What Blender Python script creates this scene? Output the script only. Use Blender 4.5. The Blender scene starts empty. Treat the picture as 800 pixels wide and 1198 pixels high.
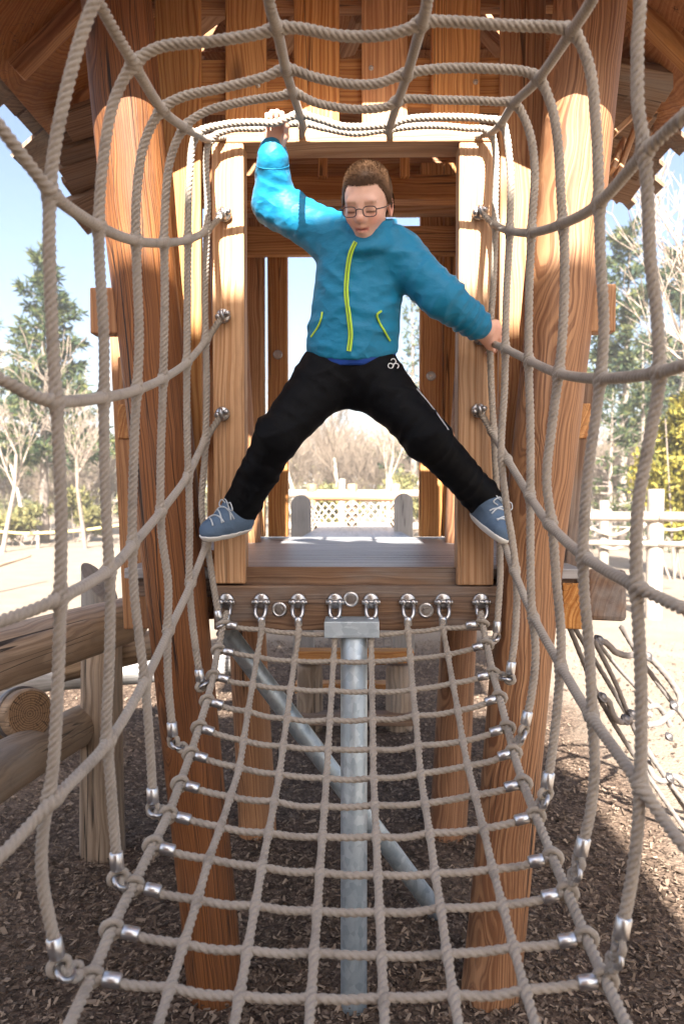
import bpy, bmesh, math, random
import numpy as np
from mathutils import Vector, Matrix, noise as mnoise
from mathutils.bvhtree import BVHTree
random.seed(7); rng = np.random.default_rng(7)
S = bpy.context.scene; COL = S.collection
R = math.radians

# ---------------------------------------------------------------- camera
H = 1.36
F = 900.0                                    # focal length in pixels of an 800 x 1198 frame
cam_d = bpy.data.cameras.new('camera'); cam = bpy.data.objects.new('camera', cam_d); COL.objects.link(cam)
cam_d.sensor_fit = 'VERTICAL'; cam_d.sensor_height = 36.0; cam_d.sensor_width = 24.04
cam_d.lens = F / 1198 * 36.0
cam.location = (0, 0, H)
cam.rotation_euler = (R(90) - math.atan(29 / F), 0, math.atan(13 / F))
cam_d.clip_start = 0.02; cam_d.clip_end = 600
cam_d.dof.use_dof = True; cam_d.dof.focus_distance = 1.9; cam_d.dof.aperture_fstop = 4.5
S.camera = cam
CM = cam.rotation_euler.to_matrix()
CAM = Vector((0, 0, H))
def P(px, py, Y):
    """world point at depth Y seen at photograph pixel (px, py)"""
    d = CM @ Vector(((px - 400) / F, (599 - py) / F, -1.0))
    return CAM + d * (Y / d.y)
def ground(px, py):
    d = CM @ Vector(((px - 400) / F, (599 - py) / F, -1.0))
    return CAM + d * (-H / d.z)

# ---------------------------------------------------------------- objects
def tag(o, label=None, cat=None, group=None, kind=None):
    if label: o['label'] = label
    if cat: o['category'] = cat
    if group: o['group'] = group
    if kind: o['kind'] = kind
    return o
def empty(name, loc, label=None, cat=None, group=None):
    o = bpy.data.objects.new(name, None); COL.objects.link(o); o.location = loc; o.empty_display_size = .1
    return tag(o, label, cat, group)
def wloc(o):
    v = Vector(o.location)
    while o.parent: o = o.parent; v = v + o.location
    return v
def link(o, parent=None, loc=None):
    COL.objects.link(o)
    if parent: o.parent = parent
    if loc is not None: o.location = Vector(loc) - (wloc(parent) if parent else Vector((0, 0, 0)))
    return o
def mesh(name, V, Fc, mats, smooth=True, mi=None):
    me = bpy.data.meshes.new(name)
    V = np.asarray(V, dtype=np.float32)
    if isinstance(Fc, np.ndarray):
        n, k = Fc.shape
        me.vertices.add(len(V)); me.vertices.foreach_set('co', V.ravel())
        me.loops.add(n * k); me.loops.foreach_set('vertex_index', Fc.astype(np.int32).ravel())
        me.polygons.add(n); me.polygons.foreach_set('loop_start', np.arange(0, n * k, k, dtype=np.int32))
        me.update(calc_edges=True)
    else:
        me.from_pydata([tuple(v) for v in V.tolist()], [], Fc); me.update()
    if not isinstance(mats, (list, tuple)): mats = [mats]
    for m in mats: me.materials.append(m)
    if mi is not None: me.polygons.foreach_set('material_index', np.asarray(mi, dtype=np.int32))
    me.polygons.foreach_set('use_smooth', np.full(len(me.polygons), smooth, dtype=bool))
    me.update()
    return me
def obj(name, V, Fc, mats, parent=None, smooth=True, origin=None, mi=None):
    """one mesh object; V in world coordinates, its origin at `origin` (default: centre)"""
    V = np.asarray(V, dtype=np.float64)
    if origin is None: origin = (V.min(0) + V.max(0)) / 2
    o = bpy.data.objects.new(name, mesh(name, V - np.asarray(origin), Fc, mats, smooth, mi))
    return link(o, parent, origin)
class MB:
    def __init__(s): s.V = []; s.F = []; s.n = 0; s.mi = []
    def add(s, V, Fc, mi=0):
        V = np.asarray(V, dtype=np.float64); s.V.append(V)
        for f in (Fc.tolist() if isinstance(Fc, np.ndarray) else Fc): s.F.append([i + s.n for i in f]); s.mi.append(mi)
        s.n += len(V)
    def build(s, name, mats, parent=None, smooth=True, origin=None):
        return obj(name, np.concatenate(s.V), s.F, mats, parent, smooth, origin, s.mi)
def frame_for(z, hint=None):
    z = Vector(z).normalized()
    h = Vector(hint) if hint is not None else (Vector((0, -1, 0)) if abs(z.y) < .9 else Vector((0, 0, 1)))
    y = (h - z * h.dot(z)).normalized(); x = y.cross(z)
    return Matrix((x, y, z)).transposed()
def board(name, p0, p1, w, t, mat, parent=None, hint=(0, -1, 0), bev=.004, seg=1, warp=0.0, loc_dz=0):
    """squared timber from p0 to p1 (local Z runs along it): w across, t deep along hint"""
    p0 = Vector(p0); p1 = Vector(p1); L = (p1 - p0).length
    M = frame_for(p1 - p0, hint)
    bm = bmesh.new(); bmesh.ops.create_cube(bm, size=1)
    for v in bm.verts: v.co = Vector((v.co.x * w, v.co.y * t, v.co.z * L))
    b = min(bev, t * .3, w * .3)
    bmesh.ops.bevel(bm, geom=list(bm.edges), offset=b, segments=2, affect='EDGES', profile=.5)
    if warp:
        for v in bm.verts:
            n = mnoise.noise_vector(v.co * 2.3 + p0 * 3.1); v.co += Vector((n.x, n.y, 0)) * warp
    me = bpy.data.meshes.new(name); bm.to_mesh(me); bm.free()
    me.materials.append(mat)
    for p in me.polygons: p.use_smooth = False
    o = bpy.data.objects.new(name, me); link(o, parent, (p0 + p1) / 2)
    o.rotation_euler = M.to_euler()
    return o
def log(name, p0, p1, r0, r1, mat, endmat, parent=None, seg=40, rings=60, bump=.03, cham=.008, flat=None):
    p0 = Vector(p0); p1 = Vector(p1); L = (p1 - p0).length; M = frame_for(p1 - p0)
    zs = np.concatenate([[0], np.linspace(cham, L - cham, rings), [L]])
    th = np.linspace(0, 2 * np.pi, seg, endpoint=False); V = []; sd = random.random() * 50
    for k, z in enumerate(zs):
        r = r0 + (r1 - r0) * z / L
        if k in (0, len(zs) - 1): r -= cham
        ox = mnoise.noise(Vector((sd, 0, z * 1.2))) * r * .12; oy = mnoise.noise(Vector((0, sd, z * 1.2))) * r * .12
        for a in th:
            q = 1 + bump * mnoise.noise(Vector((math.cos(a) * 1.2 + sd, math.sin(a) * 1.2, z * 1.6))) * 1.6 + bump * .35 * mnoise.noise(Vector((math.cos(a) * 4 + sd, math.sin(a) * 4, z * 5)))
            V.append((ox + math.cos(a) * r * q, oy + math.sin(a) * r * q, z - L / 2))
    n = len(zs); Fc = []; mi = []
    for k in range(n - 1):
        for j in range(seg): Fc.append([k * seg + j, k * seg + (j + 1) % seg, (k + 1) * seg + (j + 1) % seg, (k + 1) * seg + j]); mi.append(0)
    Fc.append(list(range(seg))[::-1]); mi.append(1); Fc.append([(n - 1) * seg + j for j in range(seg)]); mi.append(1)
    me = mesh(name, V, Fc, [mat, endmat], True, mi)
    for i in (-1, -2): me.polygons[i].use_smooth = False
    o = bpy.data.objects.new(name, me); link(o, parent, (p0 + p1) / 2); o.rotation_euler = M.to_euler()
    return o
def spline(pts, step, closed=False):
    """Catmull-Rom (centripetal) through pts, resampled evenly"""
    p = np.array([tuple(q) for q in pts], dtype=float)
    if len(p) == 2: out = p[0] + (p[1] - p[0]) * np.linspace(0, 1, 12)[:, None]
    else:
        e = np.vstack([2 * p[0] - p[1], p, 2 * p[-1] - p[-2]]); out = []
        for i in range(1, len(e) - 2):
            a, b, c, d = e[i - 1:i + 3]
            t = [0]
            for u, v in ((a, b), (b, c), (c, d)): t.append(t[-1] + max(np.linalg.norm(v - u), 1e-6) ** .5)
            for s in np.linspace(t[1], t[2], 24, endpoint=False):
                A1 = (t[1]-s)/(t[1]-t[0])*a+(s-t[0])/(t[1]-t[0])*b; A2 = (t[2]-s)/(t[2]-t[1])*b+(s-t[1])/(t[2]-t[1])*c; A3 = (t[3]-s)/(t[3]-t[2])*c+(s-t[2])/(t[3]-t[2])*d
                B1 = (t[2]-s)/(t[2]-t[0])*A1+(s-t[0])/(t[2]-t[0])*A2; B2 = (t[3]-s)/(t[3]-t[1])*A2+(s-t[1])/(t[3]-t[1])*A3
                out.append((t[2]-s)/(t[2]-t[1])*B1+(s-t[1])/(t[2]-t[1])*B2)
        out.append(p[-1]); out = np.array(out)
    d = np.concatenate([[0], np.cumsum(np.linalg.norm(np.diff(out, axis=0), axis=1))])
    n = max(2, int(d[-1] / step) + 1); s = np.linspace(0, d[-1], n)
    return np.stack([np.interp(s, d, out[:, k]) for k in range(3)], 1), s
def sweep(C, rad, seg=12, prof=None, cap=True, flat=None):
    """tube along points C; rad a number or array; prof(s_index, theta)->radius factor array"""
    n = len(C); T = np.gradient(C, axis=0); T /= np.linalg.norm(T, axis=1)[:, None] + 1e-12
    u = np.cross(T[0], [0, 0, 1.0]);
    if np.linalg.norm(u) < .1: u = np.cross(T[0], [0, 1.0, 0])
    u /= np.linalg.norm(u); U = [u]
    for i in range(1, n):
        u = U[-1] - T[i] * np.dot(U[-1], T[i]); U.append(u / np.linalg.norm(u))
    U = np.array(U); W = np.cross(T, U)
    th = np.linspace(0, 2 * np.pi, seg, endpoint=False)
    rad = np.broadcast_to(np.asarray(rad, dtype=float).reshape(-1, 1) if np.ndim(rad) else rad, (n, 1)) if np.ndim(rad) else np.full((n, 1), rad)
    rr = rad * (prof(np.arange(n)[:, None], th[None, :]) if prof else np.ones((1, seg)))
    V = C[:, None, :] + rr[:, :, None] * (np.cos(th)[None, :, None] * U[:, None, :] + np.sin(th)[None, :, None] * W[:, None, :])
    V = V.reshape(-1, 3); i = np.arange(n - 1)[:, None] * seg; j = np.arange(seg)[None, :]; j2 = (j + 1) % seg
    Fq = np.stack([i + j, i + j2, i + seg + j2, i + seg + j], -1).reshape(-1, 4).tolist()
    if cap: Fq.append(list(range(seg))[::-1]); Fq.append([(n - 1) * seg + k for k in range(seg)])
    return V, Fq
def rope_geo(pts, r=.0085, lay=.045, lobes=4, step=.0045, seg=None, nodes=(), hand=1, thin=None):
    C, s = spline(pts, step)
    if thin is not None:                                   # far end, out of sight: coarser
        kp = (C[:, 1] > thin) | (np.arange(len(C)) % 8 == 0); C = C[kp]; s = s[kp]
    rad = np.full(len(C), r)
    for q in nodes:
        d = np.linalg.norm(C - np.array(tuple(q)), axis=1); rad *= 1 + .42 * np.exp(-(d / .014) ** 2)
    seg = seg or lobes * 6
    ph = hand * 2 * np.pi * s / lay
    prof = lambda i, th: .60 + .46 * np.abs(np.cos(lobes / 2 * (th - ph[i]))) ** .62
    return sweep(C, rad, seg, prof)
def rope(name, pts, mat, parent, **k):
    V, Fq = rope_geo(pts, **k)
    return obj(name, V, Fq, mat, parent)
def cyl_geo(p0, p1, r, seg=16, bev=.15):
    p0 = np.array(tuple(p0)); p1 = np.array(tuple(p1)); b = min(r * bev, np.linalg.norm(p1 - p0) * .3); d = (p1 - p0) / np.linalg.norm(p1 - p0)
    C = np.array([p0, p0 + d * b, p1 - d * b, p1]); return sweep(C, np.array([r - b, r, r, r - b]), seg)
def ball_geo(c, r, seg=12, rings=8, sc=(1, 1, 1)):
    V = []; Fc = []
    for i in range(1, rings):
        a = math.pi * i / rings
        for j in range(seg): b = 2 * math.pi * j / seg; V.append((c[0] + r * sc[0] * math.sin(a) * math.cos(b), c[1] + r * sc[1] * math.sin(a) * math.sin(b), c[2] + r * sc[2] * math.cos(a)))
    V.append((c[0], c[1], c[2] + r * sc[2])); V.append((c[0], c[1], c[2] - r * sc[2])); t = len(V) - 2
    for i in range(rings - 2):
        for j in range(seg): j2 = (j + 1) % seg; Fc.append([i * seg + j, (i + 1) * seg + j, (i + 1) * seg + j2, i * seg + j2])
    for j in range(seg): Fc.append([t, j, (j + 1) % seg]); Fc.append([t + 1, (rings - 2) * seg + (j + 1) % seg, (rings - 2) * seg + j])
    return V, Fc
def torus_geo(c, axis, R_, r, seg=24, sec=8, lay=None, stretch=1.0, updir=None):
    M = frame_for(axis, updir); a = np.linspace(0, 2 * np.pi, seg, endpoint=False); b = np.linspace(0, 2 * np.pi, sec, endpoint=False)
    A, B = np.meshgrid(a, b, indexing='ij'); rr = r * (np.ones_like(A) if not lay else .66 + .40 * np.abs(np.cos(2 * (B - A * lay))) ** .7)
    L = np.stack([(R_ + rr * np.cos(B)) * np.cos(A), (R_ * stretch + rr * np.cos(B)) * np.sin(A), rr * np.sin(B)], -1).reshape(-1, 3)
    V = L @ np.array(M).T + np.array(tuple(c)); i = np.arange(seg)[:, None]; j = np.arange(sec)[None, :]; i2 = (i + 1) % seg; j2 = (j + 1) % sec
    return V, np.stack([i * sec + j, i2 * sec + j, i2 * sec + j2, i * sec + j2], -1).reshape(-1, 4)
# ---------------------------------------------------------------- materials
class N:
    def __init__(s, name):
        s.m = bpy.data.materials.new(name); s.m.use_nodes = True; s.t = s.m.node_tree; s.t.nodes.clear()
        s.out = s.t.nodes.new('ShaderNodeOutputMaterial')
    def n(s, typ, **k):
        d = s.t.nodes.new('ShaderNode' + typ)
        for a, v in k.items():
            if a.startswith('i_'): s.put(d, a[2:], v)
            else: setattr(d, a, v)
        return d
    def put(s, d, key, v):
        sock = d.inputs[int(key)] if key.isdigit() else d.inputs[key.replace('_', ' ')]
        if isinstance(v, bpy.types.NodeSocket): s.t.links.new(v, sock)
        elif isinstance(v, tuple) and len(v) == 3 and sock.type == 'RGBA': sock.default_value = (*v, 1)
        else: sock.default_value = v
    def math(s, op, a, b=0.0, c=None, clamp=False):
        d = s.n('Math', operation=op, use_clamp=clamp); s.put(d, '0', a); s.put(d, '1', b)
        if c is not None: s.put(d, '2', c)
        return d.outputs[0]
    def vmath(s, op, a, b=None, scale=None):
        d = s.n('VectorMath', operation=op); s.put(d, '0', a)
        if b is not None: s.put(d, '1', b)
        if scale is not None: d.inputs['Scale'].default_value = scale
        return d.outputs[0]
    def map(s, v, sc): return s.vmath('MULTIPLY', v, sc)
    def noise(s, v, scale, detail=3, rough=.55): return s.n('TexNoise', i_Vector=v, i_Scale=scale, i_Detail=detail, i_Roughness=rough)
    def ramp(s, f, stops):
        d = s.n('ValToRGB'); s.put(d, 'Fac', f); e = d.color_ramp.elements
        while len(e) < len(stops): e.new(.5)
        for q, (p, c) in zip(e, stops): q.position = p; q.color = (*c, 1) if isinstance(c, tuple) else (c, c, c, 1)
        return d.outputs[0]
    def mix(s, f, a, b, mode='MIX'):
        d = s.n('MixRGB', blend_type=mode); s.put(d, 'Fac', f); s.put(d, 'Color1', a); s.put(d, 'Color2', b); return d.outputs[0]
    def step(s, v, lo, hi):
        d = s.n('MapRange', interpolation_type='SMOOTHSTEP'); s.put(d, 'Value', v); d.inputs['From Min'].default_value = lo; d.inputs['From Max'].default_value = hi; return d.outputs[0]
    def bump(s, h, strength=.3, dist=.01, nrm=None):
        d = s.n('Bump', i_Height=h, i_Strength=strength, i_Distance=dist)
        if nrm is not None: s.put(d, 'Normal', nrm)
        return d.outputs[0]
    def bsdf(s, color, rough=.6, nrm=None, **k):
        d = s.n('BsdfPrincipled'); s.put(d, 'Base Color', color); s.put(d, 'Roughness', rough)
        if nrm is not None: s.put(d, 'Normal', nrm)
        for a, v in k.items(): s.put(d, a, v)
        s.t.links.new(d.outputs[0], s.out.inputs[0]); return d
    def coords(s, rand=True):
        c = s.n('TexCoord').outputs['Object']
        if rand:
            r = s.n('ObjectInfo').outputs['Random']; s.rnd = r
            off = s.n('CombineXYZ'); s.put(off, '0', s.math('MULTIPLY', r, .37)); s.put(off, '1', s.math('MULTIPLY', r, .11)); s.put(off, '2', s.math('MULTIPLY', r, 71.0))
            c = s.vmath('ADD', c, off.outputs[0])
        return c
def wood(name, dark, light, ring=.009, ringw=.42, rough=.62, gray=0.0, spec=.35, crack=1.0, center=(.05, .02, 0), warp=.035, knots=True, sheen=0.0):
    n = N(name); c = n.coords()
    w1 = n.noise(n.map(c, (2.2, 2.2, .9)), 1.6, 3, .6).outputs['Color']
    w = n.vmath('SCALE', n.vmath('SUBTRACT', w1, (.5, .5, .5)), scale=warp * 2)
    q = n.vmath('ADD', n.vmath('ADD', c, w), center)
    # knots push the rings aside
    kv = n.n('TexVoronoi', i_Vector=n.map(c, (5.0, 5.0, 1.9)), i_Scale=1.0, i_Randomness=1.0); kd = kv.outputs['Distance']
    pick = n.math('GREATER_THAN', n.n('SeparateColor', i_Color=kv.outputs['Color']).outputs[0], .42)
    kn = n.math('MULTIPLY', n.step(kd, .15, .05), pick)
    kin = n.math('MULTIPLY', n.step(kd, .34, .04), pick)
    sx = n.n('SeparateXYZ', i_Vector=q)
    r = n.math('SQRT', n.math('ADD', n.math('POWER', sx.outputs[0], 2.0), n.math('POWER', sx.outputs[1], 2.0)))
    r = n.math('ADD', r, n.math('MULTIPLY', kin, .022))
    ph = n.math('MULTIPLY', r, 2 * math.pi / ring)
    rn = n.n('TexNoise', noise_dimensions='1D', i_W=n.math('MULTIPLY', r, 1.0 / ring), i_Scale=1.15, i_Detail=2.0, i_Roughness=.55).outputs[0]
    rings = n.step(rn, .34, .70)
    fib = n.noise(n.map(c, (260, 260, 5)), 1.0, 2, .6).outputs[0]
    fib2 = n.noise(n.map(c, (60, 60, 1.6)), 1.0, 3, .6).outputs[0]
    big = n.noise(n.map(c, (4, 4, 1.1)), 1.0, 3, .55).outputs[0]
    f = n.math('ADD', n.math('MULTIPLY', rings, ringw), n.math('ADD', n.math('MULTIPLY', fib, .34), n.math('MULTIPLY', fib2, .46)))
    f = n.math('ADD', f, n.math('MULTIPLY', n.math('SUBTRACT', big, .5), .7))
    col = n.ramp(f, [(.12, light), (.82, dark)])
    vr = n.n('HueSaturation'); n.put(vr, 'Color', col); n.put(vr, 'Value', n.math('ADD', .80, n.math('MULTIPLY', n.rnd, .4)))
    n.put(vr, 'Saturation', n.math('ADD', .9, n.math('MULTIPLY', n.math('FRACT', n.math('MULTIPLY', n.rnd, 7.3)), .2))); col = vr.outputs[0]
    if gray:
        g = n.step(n.noise(n.map(c, (5, 5, 1.4)), 1.3, 4, .6).outputs[0], .62 - gray * .4, .86 - gray * .4)
        col = n.mix(n.math('MULTIPLY', g, min(1, gray * 1.25)), col, n.mix(fib2, (.30, .29, .28), (.17, .165, .16)))
    if knots: col = n.mix(n.math('MULTIPLY', kn, .8), col, tuple(x * .28 for x in dark))
    ck = n.noise(n.map(c, (34, 34, .55)), 1.0, 1, .4).outputs[0]
    ckm = n.math('MULTIPLY', n.step(n.math('ABSOLUTE', n.math('SUBTRACT', ck, .5)), .014, .004), n.step(n.noise(n.map(c, (3, 3, .8)), 1.7, 1).outputs[0], .50, .57))
    col = n.mix(n.math('MULTIPLY', ckm, min(1, .75 * crack)), col, tuple(x * .12 for x in dark))
    dirt = n.step(n.noise(n.map(c, (7, 7, 2)), 1.4, 5, .7).outputs[0], .48, .72)
    col = n.mix(n.math('MULTIPLY', dirt, .38), col, tuple(x * .4 for x in dark))
    h = n.math('ADD', n.math('MULTIPLY', rings, .5), n.math('ADD', n.math('MULTIPLY', fib, .5), n.math('MULTIPLY', ckm, -2.5 * crack)))
    n.bsdf(col, n.math('ADD', rough - .08, n.math('MULTIPLY', fib2, .16)), n.bump(h, .35, .004), Specular_IOR_Level=spec)
    return n.m
def endgrain(name, dark, light):
    n = N(name); c = n.n('TexCoord').outputs['Object']
    w = n.vmath('SCALE', n.vmath('SUBTRACT', n.noise(c, 9, 3).outputs['Color'], (.5, .5, .5)), scale=.02)
    s = n.n('SeparateXYZ', i_Vector=n.vmath('ADD', c, w))
    r = n.math('SQRT', n.math('ADD', n.math('POWER', s.outputs[0], 2.0), n.math('POWER', s.outputs[1], 2.0)))
    rings = n.math('ADD', n.math('MULTIPLY', n.math('SINE', n.math('MULTIPLY', r, 900.0)), .5), .5)
    a = n.math('ARCTAN2', s.outputs[1], s.outputs[0]); cr = n.noise(n.n('CombineXYZ', i_0=n.math('MULTIPLY', a, 2.0), i_1=n.math('MULTIPLY', r, 4.0)).outputs[0], 2.2, 2).outputs[0]
    crm = n.step(n.math('ABSOLUTE', n.math('SUBTRACT', cr, .5)), .02, .004)
    col = n.mix(n.math('MULTIPLY', crm, .8), n.mix(rings, light, dark), tuple(x * .15 for x in dark))
    n.bsdf(col, .8, n.bump(n.math('SUBTRACT', rings, crm), .3, .004)); return n.m
def plain(name, col, rough=.5, metal=0.0, nscale=40, namt=.15, bumpk=.1, bdist=.002, spec=.5, **k):
    n = N(name); c = n.coords(); f = n.noise(c, nscale, 4, .6).outputs[0]
    cc = n.mix(f, tuple(x * (1 - namt) for x in col), tuple(min(1, x * (1 + namt)) for x in col))
    n.bsdf(cc, n.math('ADD', rough - .1, n.math('MULTIPLY', f, .2)), n.bump(f, bumpk, bdist), Metallic=metal, Specular_IOR_Level=spec, **k); return n.m
M = {}
M['cedar'] = wood('cedar boards', (.33, .135, .045), (.69, .395, .165))
M['cedar_pale'] = wood('pale planed cedar', (.42, .225, .115), (.72, .48, .30), crack=.5, warp=.03)
M['cedar_dark'] = wood('dark cedar roof boards', (.25, .098, .032), (.47, .24, .095))
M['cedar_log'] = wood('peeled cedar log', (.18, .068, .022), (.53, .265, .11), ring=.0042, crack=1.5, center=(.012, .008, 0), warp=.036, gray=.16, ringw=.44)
M['cedar_log_shade'] = wood('peeled cedar log in shade', (.095, .035, .013), (.29, .125, .052), ring=.0042, crack=1.8, center=(.012, .008, 0), warp=.036, gray=.12, ringw=.44)  # same peeled cedar, colour darkened for the weaker light on the left log
M['beam'] = wood('weathered beam', (.12, .062, .034), (.27, .165, .10), gray=.5)
M['deck'] = wood('grey weathered deck', (.23, .225, .23), (.42, .415, .425), gray=.35, rough=.42, spec=.5)
M['grey_log'] = wood('weathered grey brown log', (.21, .145, .095), (.45, .335, .235), gray=.4, ring=.014, crack=1.3, center=(.012, .006, 0), warp=.05)
M['grey_timber'] = wood('silver grey timber', (.24, .225, .21), (.42, .40, .385), gray=.6, ring=.014)
M['shingle'] = wood('cedar shingles', (.15, .085, .05), (.33, .22, .14), gray=.4, knots=False)
M['end'] = endgrain('log end grain', (.11, .06, .03), (.27, .165, .085))
def rope_mat(name, a, b):
    n = N(name); c = n.coords()
    f = n.noise(c, 420, 3, .65).outputs[0]; g = n.noise(c, 7, 3).outputs[0]; d = n.step(n.noise(c, 19, 5, .7).outputs[0], .48, .72)
    col = n.mix(n.math('ADD', n.math('MULTIPLY', f, .6), n.math('MULTIPLY', g, .4)), a, b)
    col = n.mix(n.math('MULTIPLY', d, .42), col, tuple(x * .55 for x in a))
    n.bsdf(col, .85, n.bump(f, .45, .0012), Specular_IOR_Level=.2, Sheen_Weight=.15); return n.m
M['rope'] = rope_mat('hemp coloured rope', (.215, .182, .150), (.48, .422, .355))
M['rope_dark'] = rope_mat('dark grey rope', (.13, .11, .10), (.25, .22, .20))
M['galv'] = plain('galvanised steel', (.42, .52, .60), .45, .55, 22, .22, .05)
def galv():
    n = N('spangled galvanised steel'); c = n.coords(); v = n.n('TexVoronoi', i_Vector=n.map(c, (1, 1, .7)), i_Scale=70.0); g = n.n('SeparateColor', i_Color=v.outputs['Color']).outputs[0]; w = n.noise(n.map(c, (6, 6, 1.5)), 1.5, 5, .65).outputs[0]
    f = n.math('ADD', n.math('MULTIPLY', g, .35), n.math('MULTIPLY', w, .75)); col = n.ramp(f, [(.25, (.30, .38, .45)), (.8, (.56, .64, .70))]); sc = n.step(n.noise(n.map(c, (50, 50, 6)), 1.0, 3, .7).outputs[0], .62, .72); col = n.mix(n.math('MULTIPLY', sc, .35), col, (.22, .25, .28))
    n.bsdf(col, n.math('ADD', .34, n.math('MULTIPLY', w, .25)), n.bump(w, .05, .002), Metallic=.55); return n.m
M['galv'] = galv()
M['alu'] = plain('pressed aluminium', (.62, .63, .65), .32, .95, 90, .12, .12)
M['steel'] = plain('zinc plated steel', (.46, .46, .47), .30, .95, 60, .2, .1)
M['steel_dark'] = plain('dark weathered steel', (.16, .15, .15), .5, .8, 60, .2, .1)
# ---------------------------------------------------------------- play tower
YF = 2.05
T = empty('play_tower', (0, 2.7, 0), 'cedar play tower on splayed log legs with shingled roof, around the boy', 'play tower')
def vboard(name, x0, x1, y0, y1, Y, t, mat, parent=T, **k):
    """upright or level board given by its front face in photo pixels at depth Y"""
    a = P(x0, y0, Y); b = P(x1, y1, Y)
    if abs(b.z - a.z) >= abs(b.x - a.x):
        m = (a.x + b.x) / 2; return board(name, (m, Y + t / 2, b.z), (m, Y + t / 2, a.z), abs(b.x - a.x), t, mat, parent, **k)
    m = (a.z + b.z) / 2; return board(name, (a.x, Y + t / 2, m), (b.x, Y + t / 2, m), abs(b.z - a.z), t, mat, parent, **k)
# corner logs (splayed: wide apart at the top)
lt = P(138, 0, 2.015); lb = P(253, 1165, 2.04)
rt = P(690, 0, 2.015); rb = P(572, 1165, 2.04)
def along(a, b, z): t = (z - a.z) / (b.z - a.z); return a + (b - a) * t
for a, b, m in ((lt, lb, 'cedar_log_shade'), (rt, rb, 'cedar_log')):
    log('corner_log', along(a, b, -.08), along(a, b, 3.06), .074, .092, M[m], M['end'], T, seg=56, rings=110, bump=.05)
for xb, yb, xt, yt in ((301, 972, 289, 745), (524, 974, 536, 745)):
    b = ground(xb, yb); a = P(xt, yt, b.y + .05)
    log('corner_log', along(a, b, -.08), along(a, b, 2.95), .073, .07, M['cedar_log'], M['end'], T, seg=40, rings=70, bump=.04)
# door frame
vboard('door_post', 247.5, 287, 166, 683, 2.025, .065, M['cedar_pale'])
vboard('door_post', 537, 577, 166, 685, 2.025, .065, M['cedar_pale'])
vboard('lintel', 262, 577, 149, 165, 2.022, .10, M['cedar_pale'])
# front boards
for x0, x1, y0, y1 in ((181, 238, -60, 722), (262, 311, -220, 147), (343, 397, -260, 147), (423, 476, -260, 147), (505, 561, -220, 147), (587, 633, -60, 720)):
    vboard('front_board', x0, x1, y0, y1, 2.125, .028, M['cedar'], warp=.004)
vboard('front_rail', 150, 680, 70, 124, 2.157, .04, M['cedar'])
vboard('front_rail', 150, 680, -60, 6, 2.157, .04, M['cedar'])
for (a, b, c, d) in ((215, 45, 262, 8), (480, 130, 508, 100), (560, 30, 596, 70), (330, 60, 352, 20), (405, 62, 423, 20)):
    board('roof_strut', P(a, b, 2.5), P(c, d, 2.35), .03, .05, M['cedar_pale'], T)
# rails and posts showing beside the logs
vboard('side_rail_end', 105, 150, 336, 390, 1.99, .05, M['cedar_dark'])
vboard('side_rail_end', 672, 720, 332, 388, 1.99, .05, M['cedar_dark'])
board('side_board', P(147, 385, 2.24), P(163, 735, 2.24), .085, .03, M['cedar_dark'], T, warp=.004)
board('side_board', P(688, 440, 2.24), P(670, 690, 2.24), .06, .03, M['beam'], T, warp=.004)
# floor beams
vboard('floor_beam', 250, 590, 685, 738, 2.03, .10, M['beam'], warp=.002)
for sx in (-1, 1):
    board('floor_joist', (sx * .50, 2.16, 1.03), (sx * .50, 3.45, 1.03), .11, .13, M['beam'], T, hint=(0, 0, 1))
board('floor_joist', P(670, 709, 2.02), P(660, 700, 3.4), .055, .12, M['cedar'], T, hint=(0, 0, 1))
board('floor_joist', P(709, 696, 2.02), P(680, 690, 3.4), .10, .135, M['beam'], T, hint=(0, 0, 1), bev=.012)
board('floor_joist', P(236, 684, 2.10), P(250, 680, 3.4), .07, .19, M['cedar_dark'], T, hint=(0, 0, 1))
# deck boards run across the doorway
yd = 2.068; k = 0
while yd < 3.36:
    w = .083 + .006 * math.sin(k * 2.1); board('deck_board', (-.62, yd + w / 2, 1.1265), (.62, yd + w / 2, 1.1265), w - .005, .028, M['deck'], T, hint=(0, 0, 1), bev=.003); yd += w; k += 1
board('deck_board', (-.295, 2.055, 1.126), (.275, 2.055, 1.126), .018, .026, M['deck'], T, hint=(0, 0, 1)) if False else None
board('deck_edge', (-.30, 2.062, 1.121), (.29, 2.062, 1.121), .050, .012, M['beam'], T, hint=(0, -1, 0), bev=.003)
board('deck_bearer', (-.6, 2.12, 1.085), (.6, 2.12, 1.085), .05, .055, M['beam'], T, hint=(0, -1, 0), bev=.003)
# back wall
YB = 3.28
for x0, x1, y0 in ((288, 310, 190), (312.5, 337, 190), (492, 517, 190), (519.5, 541, 190), (240, 262, 150), (565, 587, 150)):
    vboard('back_post', x0, x1, y0, 628 if x0 > 280 and x0 < 530 else 640, YB, .05, M['cedar'], warp=.003)
vboard('back_rail', 240, 590, 265, 297, YB - .055, .04, M['cedar'])
vboard('back_rail', 240, 590, 236, 249, YB - .12, .05, M['cedar_pale'])
yy = 232
while yy > -40:
    vboard('gable_board', 190, 640, yy - 40, yy - 1, YB + .06, .03, M['cedar_dark']); yy -= 40
vboard('tie_beam', 250, 580, 205, 232, 2.75, .07, M['cedar_dark'])
for x in (372, 468): vboard('roof_hanger', x, x + 11, 150, 206, 2.72, .03, M['cedar'])
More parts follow.
